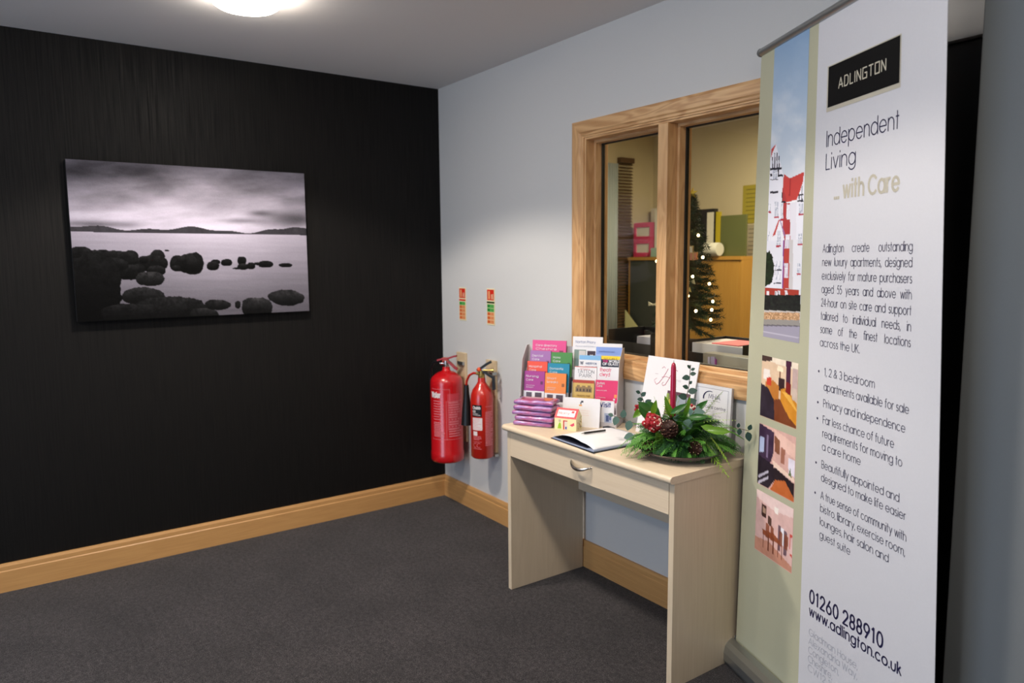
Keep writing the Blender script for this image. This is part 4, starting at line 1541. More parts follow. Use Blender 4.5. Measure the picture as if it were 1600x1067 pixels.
nt.links.new(mp.outputs[0], nz.inputs['Vector'])
nt.links.new(nz.outputs['Fac'], cr.inputs[0])
nt.links.new(cr.outputs[0], bs.inputs['Base Color'])
nz2 = nt.nodes.new('ShaderNodeTexNoise')
nz2.inputs['Scale'].default_value = 26
nz2.inputs['Distortion'].default_value = 1.4
bp = nt.nodes.new('ShaderNodeBump')
bp.inputs['Strength'].default_value = .7
bp.inputs['Distance'].default_value = .006
nt.links.new(tc.outputs['Object'], nz2.inputs['Vector'])
nt.links.new(nz2.outputs['Fac'], bp.inputs['Height'])
nt.links.new(bp.outputs['Normal'], bs.inputs['Normal'])
nt.links.new(bp.outputs['Normal'], bs.inputs['Coat Normal'])
PTOP = mat((168, 70, 66), .3, name='red_brown_card_insert', coat=1.0)
BAGL = ['lowest', 'second from the bottom', 'middle', 'second from the top']
z = TOP
for k in range(5):
    th = math.radians(30 + (1.5, -2, 1, -1.5, 2)[k])
    o0 = Vector((1.345, -.428, z)) + Vector(((-.002, .004, -.004, .002, .001)[k], (0, .004, -.003, 0, .003)[k], 0))
    fr = frame(o0, th)
    t = thing('wrapped_pack', ('film-wrapped purple pack on the desk, %s of its stack' % BAGL[k]) if k < 4 else 'film-wrapped purple pack with red-brown top, uppermost of its stack', 'pack', tuple(fr @ Vector((.086, .044, 0))), 'stack of wrapped purple packs')
    hgt = .0215
    NX, NY = 22, 12
    q = MB()
    rr = random.Random(k + 5)
    top, bot = [], []
    for j in range(NY + 1):
        for i in range(NX + 1):
            u, v = i / NX, j / NY
            e = min(min(u, 1 - u) * NX / 1.2 + .55, min(v, 1 - v) * NY / 1.2 + .55, 1)
            e = math.sin(e * PI / 2)
            x = .172 * u + (0 if 0 < i < NX else rr.uniform(-.001, .001))
            y = .088 * v + (0 if 0 < j < NY else rr.uniform(-.001, .001))
            ph = math.sin(u * 17 + k) * .0007 + math.sin(v * 13 + u * 9 + 2 * k) * .0007
            top.append(tuple(fr @ Vector((x, y, hgt * .5 + hgt * .5 * e + ph * e - .0007 * e))))
            bot.append(tuple(fr @ Vector((x, y, hgt * .5 - hgt * .5 * e))))
    W = NX + 1
    F = [(j * W + i, j * W + i + 1, (j + 1) * W + i + 1, (j + 1) * W + i) for j in range(NY) for i in range(NX)]
    q.add(top, F, PFILM)
    q.add(bot, [f_[::-1] for f_ in F], PFILM)
    rim = [i for i in range(W)] + [j * W + NX for j in range(1, NY + 1)] + [NY * W + i for i in range(NX - 1, -1, -1)] + [j * W for j in range(NY - 1, 0, -1)]
    cen = fr @ Vector((.086, .044, hgt / 2))
    mid = [Vector((top[i][0] + bot[i][0], top[i][1] + bot[i][1], top[i][2] + bot[i][2])) / 2 for i in rim]
    mid = [p_ + (p_ - cen).normalized() * .0035 for p_ in mid]
    nr_ = len(rim)
    q.add([top[i] for i in rim] + mid + [bot[i] for i in rim], [f_ for i in range(nr_) for f_ in ((i, nr_ + i, nr_ + (i + 1) % nr_, (i + 1) % nr_), (nr_ + i, 2 * nr_ + i, 2 * nr_ + (i + 1) % nr_, nr_ + (i + 1) % nr_))], PFILM)
    q.build('film', t, smooth=True, angle=80)
    if k == 4:
        q = MB()
        q.box((.02, .012, hgt - .001), (.155, .078, hgt + .0006), PTOP, fr)
        q.build('insert_card', t, bevel=.0005, label='red-brown insert under the film')
    z += hgt + .0012

# little house-shaped carton
fr = frame((1.512, -.338, TOP), math.radians(27))
mk = thing('house_carton', 'small cream house-shaped carton with a red and white roof', 'carton', tuple(fr @ Vector((.052, .04, 0))))
CRM = mat((236, 226, 176), .45, name='cream_card')
RF = mat((224, 46, 56), .45, name='roof_red')
w_, dp, eh, rh = .098, .062, .054, .088
q = MB()
pr = [(0, 0), (dp, 0), (dp, eh), (dp / 2, rh), (0, eh)]
q.add([tuple(fr @ Vector((x, a, c))) for x in (0, w_) for a, c in pr], [(i, (i + 1) % 5, 5 + (i + 1) % 5, 5 + i) for i in range(5)] + [(4, 3, 2, 1, 0), (5, 6, 7, 8, 9)], CRM)
q.build('carton_body', mk, bevel=.0006)
q = MB()
sl = Vector((0, dp / 2, rh - eh))
nr = Vector((0, -(rh - eh), dp / 2)).normalized()


def roofp(u, v, off):
    return tuple(fr @ (Vector((u * w_, 0, eh)) + sl * v + nr * off))


put(q, rectq(0, .0, 1, 1), roofp, RF, .0004)
put(q, rectq(.10, .10, .90, .78), roofp, WH, .0006)
put(q, text_quads('Merry', .14, .30, .3, .5, .10), roofp, C(200, 150, 150), .0008)
put(q, rectq(.72, .5, .84, .72), roofp, C(226, 60, 60), .0008)
q.build('roof_print', mk, label='red roof panel with white centre')
q = MB()


def frontp(u, v, off):
    return tuple(fr @ Vector((u * w_, -off, v * eh)))


put(q, rectq(0, .93, 1, 1), frontp, C(232, 110, 110), .0004)
put(q, rectq(.40, .06, .60, .78), frontp, C(196, 50, 50), .0004)
put(q, rectq(.46, .06, .60, .70), frontp, C(220, 210, 196), .0006)
put(q, rectq(.50, .1, .57, .3), frontp, C(60, 70, 160), .0008)
put(q, [[(.14, .1), (.32, .12), (.30, .5), (.24, .62), (.18, .4)]], frontp, C(150, 190, 30), .0004)
put(q, [[(.2, .62), (.3, .64), (.29, .82), (.19, .8)]], frontp, C(190, 180, 150), .0004)
put(q, [[(.70, .44), (.90, .66), (.92, .46), (.82, .34)]], frontp, C(216, 70, 100), .0004)


def sidep(u, v, off):
    return tuple(fr @ Vector((w_ + off, u * dp, v * eh)))


rr = random.Random(3)
for i in range(22):
    a, c = rr.uniform(.05, .9), rr.uniform(.05, .95)
    put(q, rectq(a, c, a + .09, c + .12), sidep, C(*rr.choice([(206, 160, 90), (120, 140, 80), (190, 70, 60), (206, 196, 150)])), .0004)
q.build('picture_print', mk)

# open visitors' notebook with a pen
fr = frame((1.636, -.442, TOP), math.radians(-3))
nb = thing('notebook', 'open black-covered notebook with curling white pages at the desk front', 'notebook', tuple(fr @ Vector((.13, .14, 0))))
q = MB()
q.box((-.012, -.006, 0), (.262, .29, .003), BLACK, fr)
q.build('cover', nb, bevel=.001)
q = MB()
q.box((.0, -.004, .003), (.258, .282, .0085), mat((150, 160, 184), .6, name='page_block_edge'), fr)
q.build('page_block', nb, bevel=.0005)
q = MB()
prof = []
for i in range(25):
    t = i / 24
    x = .002 + .250 * t
    zz = .0105 + .021 * math.sin(PI * min(1, t * 1.12)) ** .8 if t < .89 else .0105
    if t > .72:
        s_ = (t - .72) / .28
        zz = .0094 + (.0105 + .021 * math.sin(PI * .72 * 1.12) ** .8 - .0094) * (1 - s_ ** 2.2) ** .8 if s_ < 1 else .0094
    prof.append((x, zz))
vs, fs = [], []
NY = 12
for j in range(NY + 1):
    y = .0 + .280 * j / NY
    k = 1 - .75 * (j / NY)
    for x, zz in prof:
        vs.append(tuple(fr @ Vector((x, y, .0100 + (zz - .0094) * k))))
n = len(prof)
for j in range(NY):
    for i in range(n - 1):
        fs.append((j * n + i, j * n + i + 1, (j + 1) * n + i + 1, (j + 1) * n + i))
q.add(vs, fs, mat((232, 232, 236), .6, name='white_page'))
po = q.build('curled_page', nb, smooth=True)
sm = po.modifiers.new('thick', 'SOLIDIFY')
sm.thickness = .0006
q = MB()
q.box((.004, -.002, .0088), (.215, .27, .0095), mat((22, 24, 44), .6, name='gap_shade'), fr)  # dark colour imitates the shaded gap under the lifted page
q.build('gap_shade_sheet', nb, label='dark navy sheet standing in for shade under the lifted page')
q = MB()
q.box((-.016, .262, .003), (.03, .292, .012), BLACK, fr)
q.build('cover_corner', nb, bevel=.002)
pa, pb = Vector((1.744, -.392, TOP + .0345)), Vector((1.740, -.262, TOP + .0275))
pn = thing('pen', 'slim black pen lying on the open notebook page', 'pen', tuple((pa + pb) / 2))
q = MB()
dv = (pb - pa)
q.tube([pa + dv * .12, pa + dv * .14, pb], [.0030, .0042, .0042], BLACK, 10)
q.build('barrel', pn, smooth=True)
q = MB()
q.tube([pa, pa + dv * .12], [.0008, .0030], mat((190, 190, 192), .3, metal=.8, name='pen_tip_metal'), 10)
q.build('tip', pn, smooth=True, label='pale metal tip')

# literature leaning against the wall
card('display_card', 'tall white card with a crimson script H leaning behind the candle', 'card', frame((1.742, -.095, TOP), 0, math.radians(13)), .268, .318, .004, WHITE,
     [(0, 0, 1, 1, WH), (.50, .30, .94, .60, C(94, 62, 76)), (.55, .33, .66, .50, C(196, 150, 60)), (.68, .34, .90, .56, C(150, 160, 170)), (.58, .48, .70, .56, C(60, 90, 50)), (.2, .78, .26, .785, C(190, 170, 180))],
     [('ome', .56, .725, .010, .16, C(200, 186, 196), .12)])
hobj = None
q = MB()
hf = frame((1.742, -.095, TOP), 0, math.radians(13))


def hcard(pts, r, col):
    q.tube([tuple(hf @ Vector((a, -.0006, c))) for a, c in pts], r, col, 5)


CRI = C(176, 40, 84)
# flourished H: two slanted stems and a cross stroke
hcard([(.062, .212), (.070, .206), (.082, .214), (.098, .236), (.112, .262), (.118, .276)], .0011, CRI)
hcard([(.086, .274), (.094, .282), (.104, .276)], .0009, CRI)
hcard([(.104, .206), (.116, .210), (.130, .236), (.142, .262), (.156, .276), (.168, .272)], .0012, CRI)
hcard([(.092, .238), (.112, .244), (.136, .240)], .0009, CRI)
hcard([(.104, .206), (.098, .212), (.104, .220)], .0009, CRI)
hcard([(.062, .212), (.054, .222), (.066, .232)], .0008, CRI)
par = [o for o in bpy.data.objects if o.name.startswith('display_card')][0]
q.build('script_initial', par, label='crimson script letter H')
card('certificate', 'white bordered sheet in a slim clear frame with navy arc logo', 'framed sheet', frame((1.978, -.045, TOP), 0, math.radians(3)), .192, .232, .012, mat((206, 204, 208), .3, name='clear_frame_edge', coat=.6),
     [(0, 0, 1, 1, C(222, 222, 228)), (.05, .04, .93, .95, C(150, 150, 166)), (.06, .047, .92, .943, C(226, 226, 232)), (.40, .745, .74, .75, C(150, 150, 166))],
     [('MHA', .46, .78, .018, .28, C(110, 112, 140), .12), ('4 hour care centre', .12, .62, .011, .76, C(70, 70, 96), .13), ('care and housing for', .18, .50, .006, .6, C(150, 150, 166), .12), ('older people', .30, .44, .006, .4, C(150, 150, 166), .12), ('registered', .34, .32, .006, .3, C(150, 150, 166), .12)])
q = MB()
hf = frame((1.978, -.045, TOP), 0, math.radians(3))
q.tube([tuple(hf @ Vector((.095 - .030 * math.cos(a) * 1.0, -.0014, .183 + .026 * math.sin(a)))) for a in np.linspace(-.2, 1.9, 12)], [.0028 - .0018 * i / 11 for i in range(12)], C(44, 48, 96), 6)
par = [o for o in bpy.data.objects if o.name.startswith('certificate')][0]
q.build('arc_logo', par, label='navy arc emblem')

# ================================================================= CHRISTMAS ARRANGEMENT
AC = Vector((2.110, -.232, TOP))
arr = thing('christmas_arrangement', 'Christmas greenery with cones and a crimson candle in a dark dish on the desk', 'flower arrangement', tuple(AC))
q = MB()
q.lathe([(.0, .0), (.075, .0), (.085, .004), (.130, .014), (.154, .030), (.158, .034), (.154, .035), (.12, .022), (.08, .012), (.0, .010)], tuple(AC), mat((44, 30, 40), .12, name='dark_glazed_dish', coat=1.0), 56, cap=False)
q.build('dish', arr, smooth=True, angle=60, label='dark plum glazed dish')
q = MB()
q.lathe([(.0, .012), (.08, .012), (.082, .055), (.06, .072), (.0, .075)], tuple(AC), mat((34, 48, 26), .9, name='moss_foam', mottling=.3, bump=.6, bscale=300), 24, cap=False)
q.build('moss_foam', arr, smooth=True)
# candle
cb = Vector((2.085, -.252, TOP + .07))
q = MB()
q.lathe([(.0112, 0), (.0108, .05), (.0098, .20), (.0090, .250), (.0070, .262), (.0030, .268), (.0, .269)], tuple(cb), mat((164, 12, 58), .3, name='crimson_wax', coat=.4), 24, cap=False)
cn = q.build('candle', arr, smooth=True, label='tall crimson taper candle')
q = MB()
q.tube([cb + Vector((0, 0, .266)), cb + Vector((.001, 0, .276))], .0008, mat((60, 50, 40), .9, name='wick_cotton'), 6)
q.build('wick', cn)
LCOL = [mat((48, 106, 38), .55, name='cedar_green', mottling=.25), mat((92, 154, 54), .55, name='fern_green', mottling=.25), mat((30, 74, 38), .6, name='deep_green', mottling=.25), mat((150, 188, 56), .5, name='lime_green', mottling=.2)]


def spray(q, p0, p1, sag, m, wid=.040, n=20, droop=.25, rs=random):
    """flat feathery conifer spray from p0 to p1"""
    p0, p1 = Vector(p0), Vector(p1)
    d = p1 - p0
    L = d.length
    side = d.cross(Vector((0, 0, 1)))
    if side.length < 1e-4:
        side = Vector((1, 0, 0))
    side.normalize()
    tw = rs.uniform(-.9, .9)
    upv = side.cross(d.normalized())
    sd = (side * math.cos(tw) + upv * math.sin(tw))
    pts = []
    for i in range(n + 1):
        t = i / n
        pts.append(p0 + d * t + Vector((0, 0, sag * math.sin(PI * min(1, t * .9)) - sag * .55 * t * t)))
    for a, b_ in zip(pts[::2], pts[2::2]):
        w1 = sd * .0009
        q.face([a - w1, a + w1, b_ + w1, b_ - w1], m)
    for i in range(2, n + 1):
        t = i / n
        base = pts[i]
        tan = (pts[i] - pts[i - 1]).normalized()
        ll = wid * (math.sin(PI * min(1, t * 1.0) ** .8) * .8 + .25) * rs.uniform(.7, 1.15)
        for s in (-1, 1):
            dirn = (sd * s * .8 + tan * .75).normalized()
            tip = base + dirn * ll + Vector((0, 0, -droop * ll))
            k = 5
            prev = base
            for j in range(1, k + 1):
                f = j / k
                cur = base + (tip - base) * f + Vector((0, 0, ll * .10 * math.sin(PI * f)))
                wv = dirn.cross(upv).normalized() * .0011
                q.face([prev - wv, prev + wv, cur + wv, cur - wv], m)
                sl = ll * .30 * (1.1 - f)
                dd = (cur - prev).normalized()
                nn = dd.cross(upv).normalized()
                for s2 in (-1, 1):
                    tp = cur + (dd * .8 + nn * s2 * .8) * sl + Vector((0, 0, rs.uniform(-.1, .1) * sl))
                    ww = dd * .0010
                    q.face([cur - ww, cur + ww, tp], m)
                prev = cur


rs = random.Random(21)
camr = Vector((.577, .816, 0))
camf = Vector((-.816, .577, 0))
for ci, (mm, cnt) in enumerate(((LCOL[0], 64), (LCOL[1], 66), (LCOL[2], 50))):
    q = MB()
    for i in range(cnt):
        a = rs.uniform(0, 2 * PI)
        el = rs.uniform(-.12, 1.25) if i % 3 else rs.uniform(-.15, .25)
        hor, ver = math.cos(el), math.sin(el)
        k = rs.uniform(.88, 1.05) + (.09 if ci == 1 else 0)
        end = AC + camr * math.cos(a) * hor * .190 * k + camf * math.sin(a) * hor * .125 * k + Vector((0, 0, .035 + .128 * ver * k))
        st = AC + (end - AC) * .18 + Vector((0, 0, .035))
        spray(q, st, end, rs.uniform(.008, .03), mm, rs.uniform(.030, .046), 18, rs.uniform(.1, .4), rs)
    if ci == 1:   # long feathery sprays to the left, over the notebook, and to the right
        for ex_, hz_, ff in ((-.228, .045, -.02), (-.222, .030, -.045), (-.205, .060, -.05), (-.20, .018, -.03), (-.19, .025, -.07), (.205, .10, .0), (.215, .075, -.02), (.20, .05, -.04)):
            e_ = AC + camr * ex_ + camf * ff + Vector((0, 0, hz_))
            spray(q, AC + camr * ex_ * .3 + Vector((0, 0, .06)), e_, .035, mm, .028, 24, .35, rs)
    q.v = [(a, b_, max(c, TOP + .0012)) if a < 2.272 else (a, b_, c) for a, b_, c in q.v]
    q.build('cedar_sprays', arr, kind='stuff')
q = MB()
for e_, s_ in (((2.318, -.232, .722), (2.16, -.235, .825)), ((2.300, -.232, .735), (2.18, -.22, .83)), ((2.328, -.225, .745), (2.2, -.2, .84)), ((2.285, -.23, 1.008), (2.16, -.20, .865)), ((2.105, -.335, .775), (2.06, -.30, .86)), ((2.02, -.28, .955), (2.04, -.26, .85)),
               ((2.045, -.235, .965), (2.05, -.25, .85)), ((2.085, -.215, .955), (2.07, -.24, .85)), ((2.30, -.18, .905), (2.14, -.22, .86)), ((2.27, -.19, .93), (2.14, -.22, .86))):
    spray(q, s_, e_, .01, LCOL[3], .020, 14, .2, rs)
q.v = [(a, b_, max(c, TOP + .0012)) if a < 2.272 else (a, b_, c) for a, b_, c in q.v]
q.build('lime_sprays', arr, kind='stuff', label='bright yellow-green feathery tips')


def leaf(q, p, dirn, L, W_, m, nrm=None, fold=.15):
    p, d = Vector(p), Vector(dirn).normalized()
    n = Vector(nrm) if nrm else Vector((.75, -.5, .45))
    s = d.cross(n).normalized()
    n = s.cross(d).normalized()
    ts = [0, .18, .4, .65, .85, 1]
    ws = [0, .72, 1, .85, .45, 0]
    L_, R_, M_ = [], [], []
    for t, w_ in zip(ts, ws):
        c = p + d * L * t - n * (L * .10 * t * t)
        M_.append(c)
        L_.append(c + s * W_ / 2 * w_ + n * W_ * fold * w_)
        R_.append(c - s * W_ / 2 * w_ + n * W_ * fold * w_)
    for i in range(len(ts) - 1):
        q.face([M_[i], M_[i + 1], L_[i + 1], L_[i]], m)
        q.face([M_[i], R_[i], R_[i + 1], M_[i + 1]], m)


BRD = mat((46, 98, 34), .32, name='glossy_leaf_green', coat=.3)
LIM = mat((96, 140, 30), .35, name='lime_leaf', coat=.2)
EUC = mat((92, 122, 112), .6, name='eucalyptus_grey_green')
EUD = mat((40, 72, 62), .55, name='eucalyptus_dark')
dvl = lambda a, c, f=-.2: camr * a + Vector((0, 0, c)) + camf * f
for p, d, L, W_, m in (((1.955, -.30, .925), dvl(.5, -1), .075, .030, BRD), ((1.975, -.28, .93), dvl(.7, -.8), .08, .032, BRD), ((2.01, -.29, .90), dvl(-.8, .6), .065, .026, BRD), ((1.95, -.27, .90), dvl(-.6, -.5), .055, .026, LIM),
                       ((2.06, -.25, .88), dvl(-.25, 1), .085, .020, LIM), ((2.07, -.24, .88), dvl(-.5, 1), .080, .018, LIM), ((2.10, -.22, .88), dvl(.2, 1), .085, .018, LIM), ((2.08, -.27, .90), dvl(.7, .5), .07, .022, BRD),
                       ((2.22, -.24, .862), dvl(1, .0), .078, .028, LIM), ((2.20, -.25, .875), dvl(1, -.3), .08, .028, LIM), ((2.16, -.27, .90), dvl(1, .1), .07, .024, BRD), ((2.12, -.20, .90), dvl(.6, .6), .07, .024, BRD),
                       ((2.03, -.31, .89), dvl(.2, .9), .06, .022, LIM)):
    q = MB()
    p = Vector(p)
    leaf(q, p + Vector((.76, -.60, .2)) * .045, d, L, W_, m)
    q.build('leaf', arr, smooth=True)


def euc(stem, leaves, m, nm='eucalyptus_stem'):
    q = MB()
    q.tube(stem, .0013, mat((96, 84, 64), .7, name='twig_brown'), 6)
    st = q.build(nm, arr, smooth=True)
    for p, a, c, L in leaves:
        q = MB()
        leaf(q, p, dvl(a, c), L, L * .72, m, fold=.05)
        q.build('leaf', st, smooth=True)


euc([(2.10, -.21, .87), (2.105, -.205, .95), (2.112, -.2, 1.0), (2.118, -.2, 1.075)],
    [((2.118, -.2, 1.062), -.6, .6, .018), ((2.120, -.2, 1.055), .8, .5, .016), ((2.116, -.2, 1.040), .9, .2, .022), ((2.116, -.2, 1.030), -1, -.1, .030), ((2.112, -.2, 1.004), .5, .6, .016), ((2.110, -.2, .990), -.8, .3, .024),
     ((2.108, -.2, .975), .8, .2, .034), ((2.106, -.2, .955), -.9, .2, .036), ((2.106, -.205, .935), .9, .3, .038), ((2.104, -.21, .915), -.8, .0, .034)], EUD)
euc([(2.13, -.24, .86), (2.16, -.25, .89), (2.19, -.26, .925)],
    [((2.14, -.25, .885), -.9, .2, .046), ((2.15, -.25, .895), .5, -.8, .050), ((2.165, -.255, .905), .6, .7, .048), ((2.17, -.26, .895), -.4, -.9, .050), ((2.18, -.26, .92), 1, .1, .044)], EUC)
euc([(1.99, -.26, .86), (1.95, -.25, .90), (1.90, -.23, .945)],
    [((1.905, -.235, .945), -.8, .4, .020), ((1.915, -.24, .935), .6, .6, .024), ((1.93, -.245, .925), -.7, .1, .024), ((1.945, -.25, .912), .7, .5, .028), ((1.96, -.25, .895), .2, .9, .030)], EUD)
euc([(1.98, -.30, .84), (1.90, -.33, .86), (1.86, -.34, .865)], [((1.87, -.34, .865), -1, .4, .022), ((1.885, -.335, .865), -.3, -.9, .036), ((1.91, -.33, .862), .1, .9, .034), ((1.94, -.32, .857), -.3, -.9, .04)], EUC)
euc([(1.985, -.33, .815), (1.965, -.35, .805)], [((1.98, -.34, .812), -.9, -.2, .04), ((1.985, -.345, .805), .2, -.9, .04)], EUC)
euc([(2.20, -.20, .86), (2.30, -.17, .875), (2.345, -.165, .872)], [((2.345, -.165, .874), .3, .9, .022), ((2.340, -.165, .868), .2, -.9, .034), ((2.312, -.17, .875), -.1, -1, .024), ((2.305, -.17, .876), .1, .9, .018)], EUD)

RB = mat((158, 14, 30), .4, name='red_petal')


def blossom(c, r, n, seed, nm='red_blossom'):
    rr = random.Random(seed)
    q = MB()
    for i in range(n):
        a = rr.uniform(0, 2 * PI)
        b_ = rr.uniform(.1, 1)
        d = camr * math.cos(a) * b_ + Vector((0, 0, math.sin(a) * b_)) - camf * rr.uniform(.3, .9)
        q.ball(Vector(c) + d * r * .62, r * rr.uniform(.20, .30), RB, 8)
    o = q.build(nm, arr, smooth=True, label='cluster of red berries with tiny white beads')
    q = MB()
    for i in range(max(5, n // 2)):
        a = rr.uniform(0, 2 * PI)
        b_ = rr.uniform(0, .8)
        d = camr * math.cos(a) * b_ + Vector((0, 0, math.sin(a) * b_)) - camf * 1.0
        q.ball(Vector(c) + d * r * .88, .0026, mat((240, 226, 206), .4, name='pearl_bead'), 6)
    q.build('white_beads', o, kind='stuff')


blossom((2.060, -.335, .876), .046, 46, 1)
blossom((2.100, -.350, .882), .030, 22, 2)
blossom((1.965, -.305, .908), .022, 14, 3)
blossom((2.200, -.285, .947), .018, 10, 4)


def cone(c, r, h, ax):
    q = MB()
    m = mat((62, 34, 26), .6, name='cone_brown', mottling=.2)
    c, ax = Vector(c), Vector(ax).normalized()
    e1 = ax.orthogonal().normalized()
    e2 = ax.cross(e1)
    q.lathe([(.0, -h / 2), (r * .5, -h * .4), (r * .6, 0), (r * .4, h * .4), (0, h / 2)], tuple(c), m, 12, axis=tuple(ax), cap=False)
    n = 70
    for i in range(n):
        t = i / n
        a = i * 2.39996
        rr_ = r * (math.sin(PI * (t * .86 + .08)) ** .7)
        d = e1 * math.cos(a) + e2 * math.sin(a)
        s = ax.cross(d)
        b0 = c + ax * (h * (t - .5)) + d * rr_ * .45
        tip = c + ax * (h * (t - .5) + .006) + d * rr_
        w_ = r * .24
        q.face([b0 - s * w_ * .5, tip - s * w_, tip + ax * .003 + d * .002, tip + s * w_, b0 + s * w_ * .5], m)
    o = q.build('pine_cone', arr)
    q = MB()
    for i in range(0, n, 3):
        t = i / n
        a = i * 2.39996
        rr_ = r * (math.sin(PI * (t * .86 + .08)) ** .7)
        d = e1 * math.cos(a) + e2 * math.sin(a)
        q.ball(c + ax * (h * (t - .5) + .007) + d * rr_ * 1.0, .0016, mat((206, 176, 140), .4, name='gilded_tip'), 6)
    q.build('gilded_tips', o, kind='stuff')


cone((2.145, -.335, .860), .031, .068, (.3, -.4, .7))
cone((2.085, -.365, .786), .028, .055, (-.6, -.5, .3))
cone((2.205, -.275, .80), .024, .050, (.7, -.2, .2))

# ================================================================= OFFICE BEHIND THE WINDOW
CT = 1.462
CUPX0, CUPX1, CUPY = -.43, .665, 1.98
WOODY = wood('honey_wood_along_z', (186, 140, 62), (166, 118, 46), axis=2, across=14, along=1.2, figure=.2, fine=.3)
cup = thing('office_cupboard', 'tall honey wood cupboard with a dark left door in the office', 'cupboard', (.12, 2.15, 0))
for nm, a, c, m in (('cupboard_top', (CUPX0, CUPY - .012, CT - .025), (CUPX1, OY1 - .004, CT), WOODY), ('side_panel', (CUPX0, CUPY, 0), (CUPX0 + .02, OY1 - .004, CT - .025), WOODY),
                    ('side_panel', (CUPX1 - .02, CUPY, 0), (CUPX1, OY1 - .004, CT - .025), WOODY), ('door', (CUPX0 + .02, CUPY - .002, .08), (.05, CUPY + .016, CT - .028), mat((58, 62, 56), .5, name='dark_grey_green_door')),
                    ('door', (.055, CUPY - .002, .08), (CUPX1 - .02, CUPY + .016, CT - .028), WOODY), ('plinth', (CUPX0 + .02, CUPY + .02, 0), (CUPX1 - .02, CUPY + .04, .08), WOODY)):
    q = MB()
    q.box(a, c, m)
    oo = q.build(nm, cup, bevel=.001)
    if nm == 'door' and m is WOODY:
        dw = oo
for x in (.10, .03):
    q = MB()
    q.tube([(x + .02, CUPY - .002, .99), (x + .02, CUPY - .026, 1.0), (x + .02, CUPY - .026, 1.08), (x + .02, CUPY - .002, 1.09)], .006, CHROME, 8)
    q.build('bar_handle', dw, smooth=True, label='upright metal bar handle')
# magazine files etc. on the cupboard


def simple(name, label, cat, parts, loc, group=None):
    t = thing(name, label, cat, loc, group)
    for nm, fn, kw in parts:
        q = MB()
        fn(q)
        q.build(nm, t, **kw)
    return t


WHP = mat((214, 208, 190), .5, name='offwhite_card')
simple('magazine_file', 'pink magazine file with two slots at the left end of the office cupboard', 'file', [
    ('file_body', lambda q: [q.box(a, c, mat((206, 58, 100), .45, name='magenta_plastic')) for a, c in (
        ((-.43, 2.03, CT), (-.405, 2.21, CT + .27)), ((-.255, 2.03, CT), (-.205, 2.21, CT + .27)), ((-.405, 2.03, CT), (-.255, 2.21, CT + .035)), ((-.405, 2.03, CT + .105), (-.255, 2.21, CT + .165)), ((-.405, 2.03, CT + .235), (-.255, 2.21, CT + .27)))], dict(bevel=.004)),
    ('papers', lambda q: q.box((-.404, 2.04, CT + .036), (-.256, 2.20, CT + .234), WHP), {})], (-.32, 2.12, CT))
simple('box_file', 'tall cream box file behind the pink magazine file', 'file', [
    ('file_body', lambda q: q.box((-.43, 2.225, CT), (-.10, 2.30, CT + .395), WHP), dict(bevel=.003))], (-.26, 2.26, CT))
simple('document_binder', 'white binder with a broad blue spine stripe on the office cupboard', 'binder', [
    ('binder_body', lambda q: q.box((-.19, 2.02, CT), (-.10, 2.21, CT + .37), WHP), dict(bevel=.002)),
    ('spine_stripe', lambda q: q.box((-.150, 2.0185, CT + .10), (-.112, 2.0195, CT + .36), mat((52, 84, 168), .45, name='blue_ink')), {})], (-.14, 2.12, CT))
simple('index_box', 'small pale green box at the foot of the blue-striped binder', 'box', [
    ('box_body', lambda q: q.box((-.195, 1.985, CT), (-.10, 2.01, CT + .07), mat((150, 176, 158), .5, name='pale_green_card')), dict(bevel=.002))], (-.14, 2.0, CT))
simple('lever_arch_file', 'black lever arch file with a pale spine label on the cupboard', 'file', [
    ('file_body', lambda q: q.box((.10, 2.02, CT), (.39, 2.06, CT + .340), mat((18, 18, 24), .35, name='black_file_board')), dict(bevel=.002)),
    ('spine_label', lambda q: q.box((.325, 2.0185, CT + .03), (.385, 2.0196, CT + .315), mat((196, 190, 172), .5, name='spine_paper')), {})], (.245, 2.15, CT))
simple('folder', 'thin yellow folder beside the black lever arch file', 'folder', [
    ('folder_body', lambda q: q.box((.394, 2.03, CT), (.434, 2.045, CT + .315), mat((166, 148, 24), .5, name='yellow_card')), dict(bevel=.001))], (.415, 2.15, CT))
simple('folder', 'wide olive green folder at the right end of the cupboard', 'folder', [
    ('folder_body', lambda q: q.box((.438, 2.03, CT), (.655, 2.045, CT + .285), mat((86, 90, 48), .55, name='olive_card')), dict(bevel=.001))], (.545, 2.2, CT))
q = MB()
q.lathe([(.0, 0), (.045, 0), (.048, .01), (.048, .24), (.045, .25), (.0, .25)], (.235, 1.968, CT + .049), mat((206, 202, 186), .6, name='paper_roll_white'), 28, axis=(1, .0, 0), cap=False)
q.build('paper_roll', smooth=True, angle=50, origin=(.36, 2.0, CT), label='white paper roll lying on the office cupboard top', category='roll')
q = MB()
pts = [(.13 + .17 * t, 1.905 + .006 * math.sin(6 * t), CT + .075 + .10 * math.sin(PI * t)) for t in np.linspace(0, 1, 12)] + [(.315, 1.905, CT + .04), (.335, 1.905, CT - .01), (.365, 1.905, CT - .035), (.39, 1.905, CT - .01), (.375, 1.906, CT + .04), (.335, 1.908, CT + .10)]
q.tube(pts, .008, BLACK, 8)
q.build('cable', smooth=True, origin=(.3, 1.97, CT), label='looped black cable hanging over the front of the cupboard top', category='cable')
simple('telephone', 'small dark telephone with a pale keypad on the cupboard', 'telephone', [
    ('handset_base', lambda q: q.box((.13, 1.985, CT), (.225, 2.010, CT + .15), mat((50, 54, 62), .5, name='slate_plastic')), dict(bevel=.006)),
    ('keypad', lambda q: q.box((.145, 1.9835, CT + .06), (.205, 1.9846, CT + .12), mat((170, 168, 140), .5, name='keypad_grey')), {})], (.225, 2.0, CT))
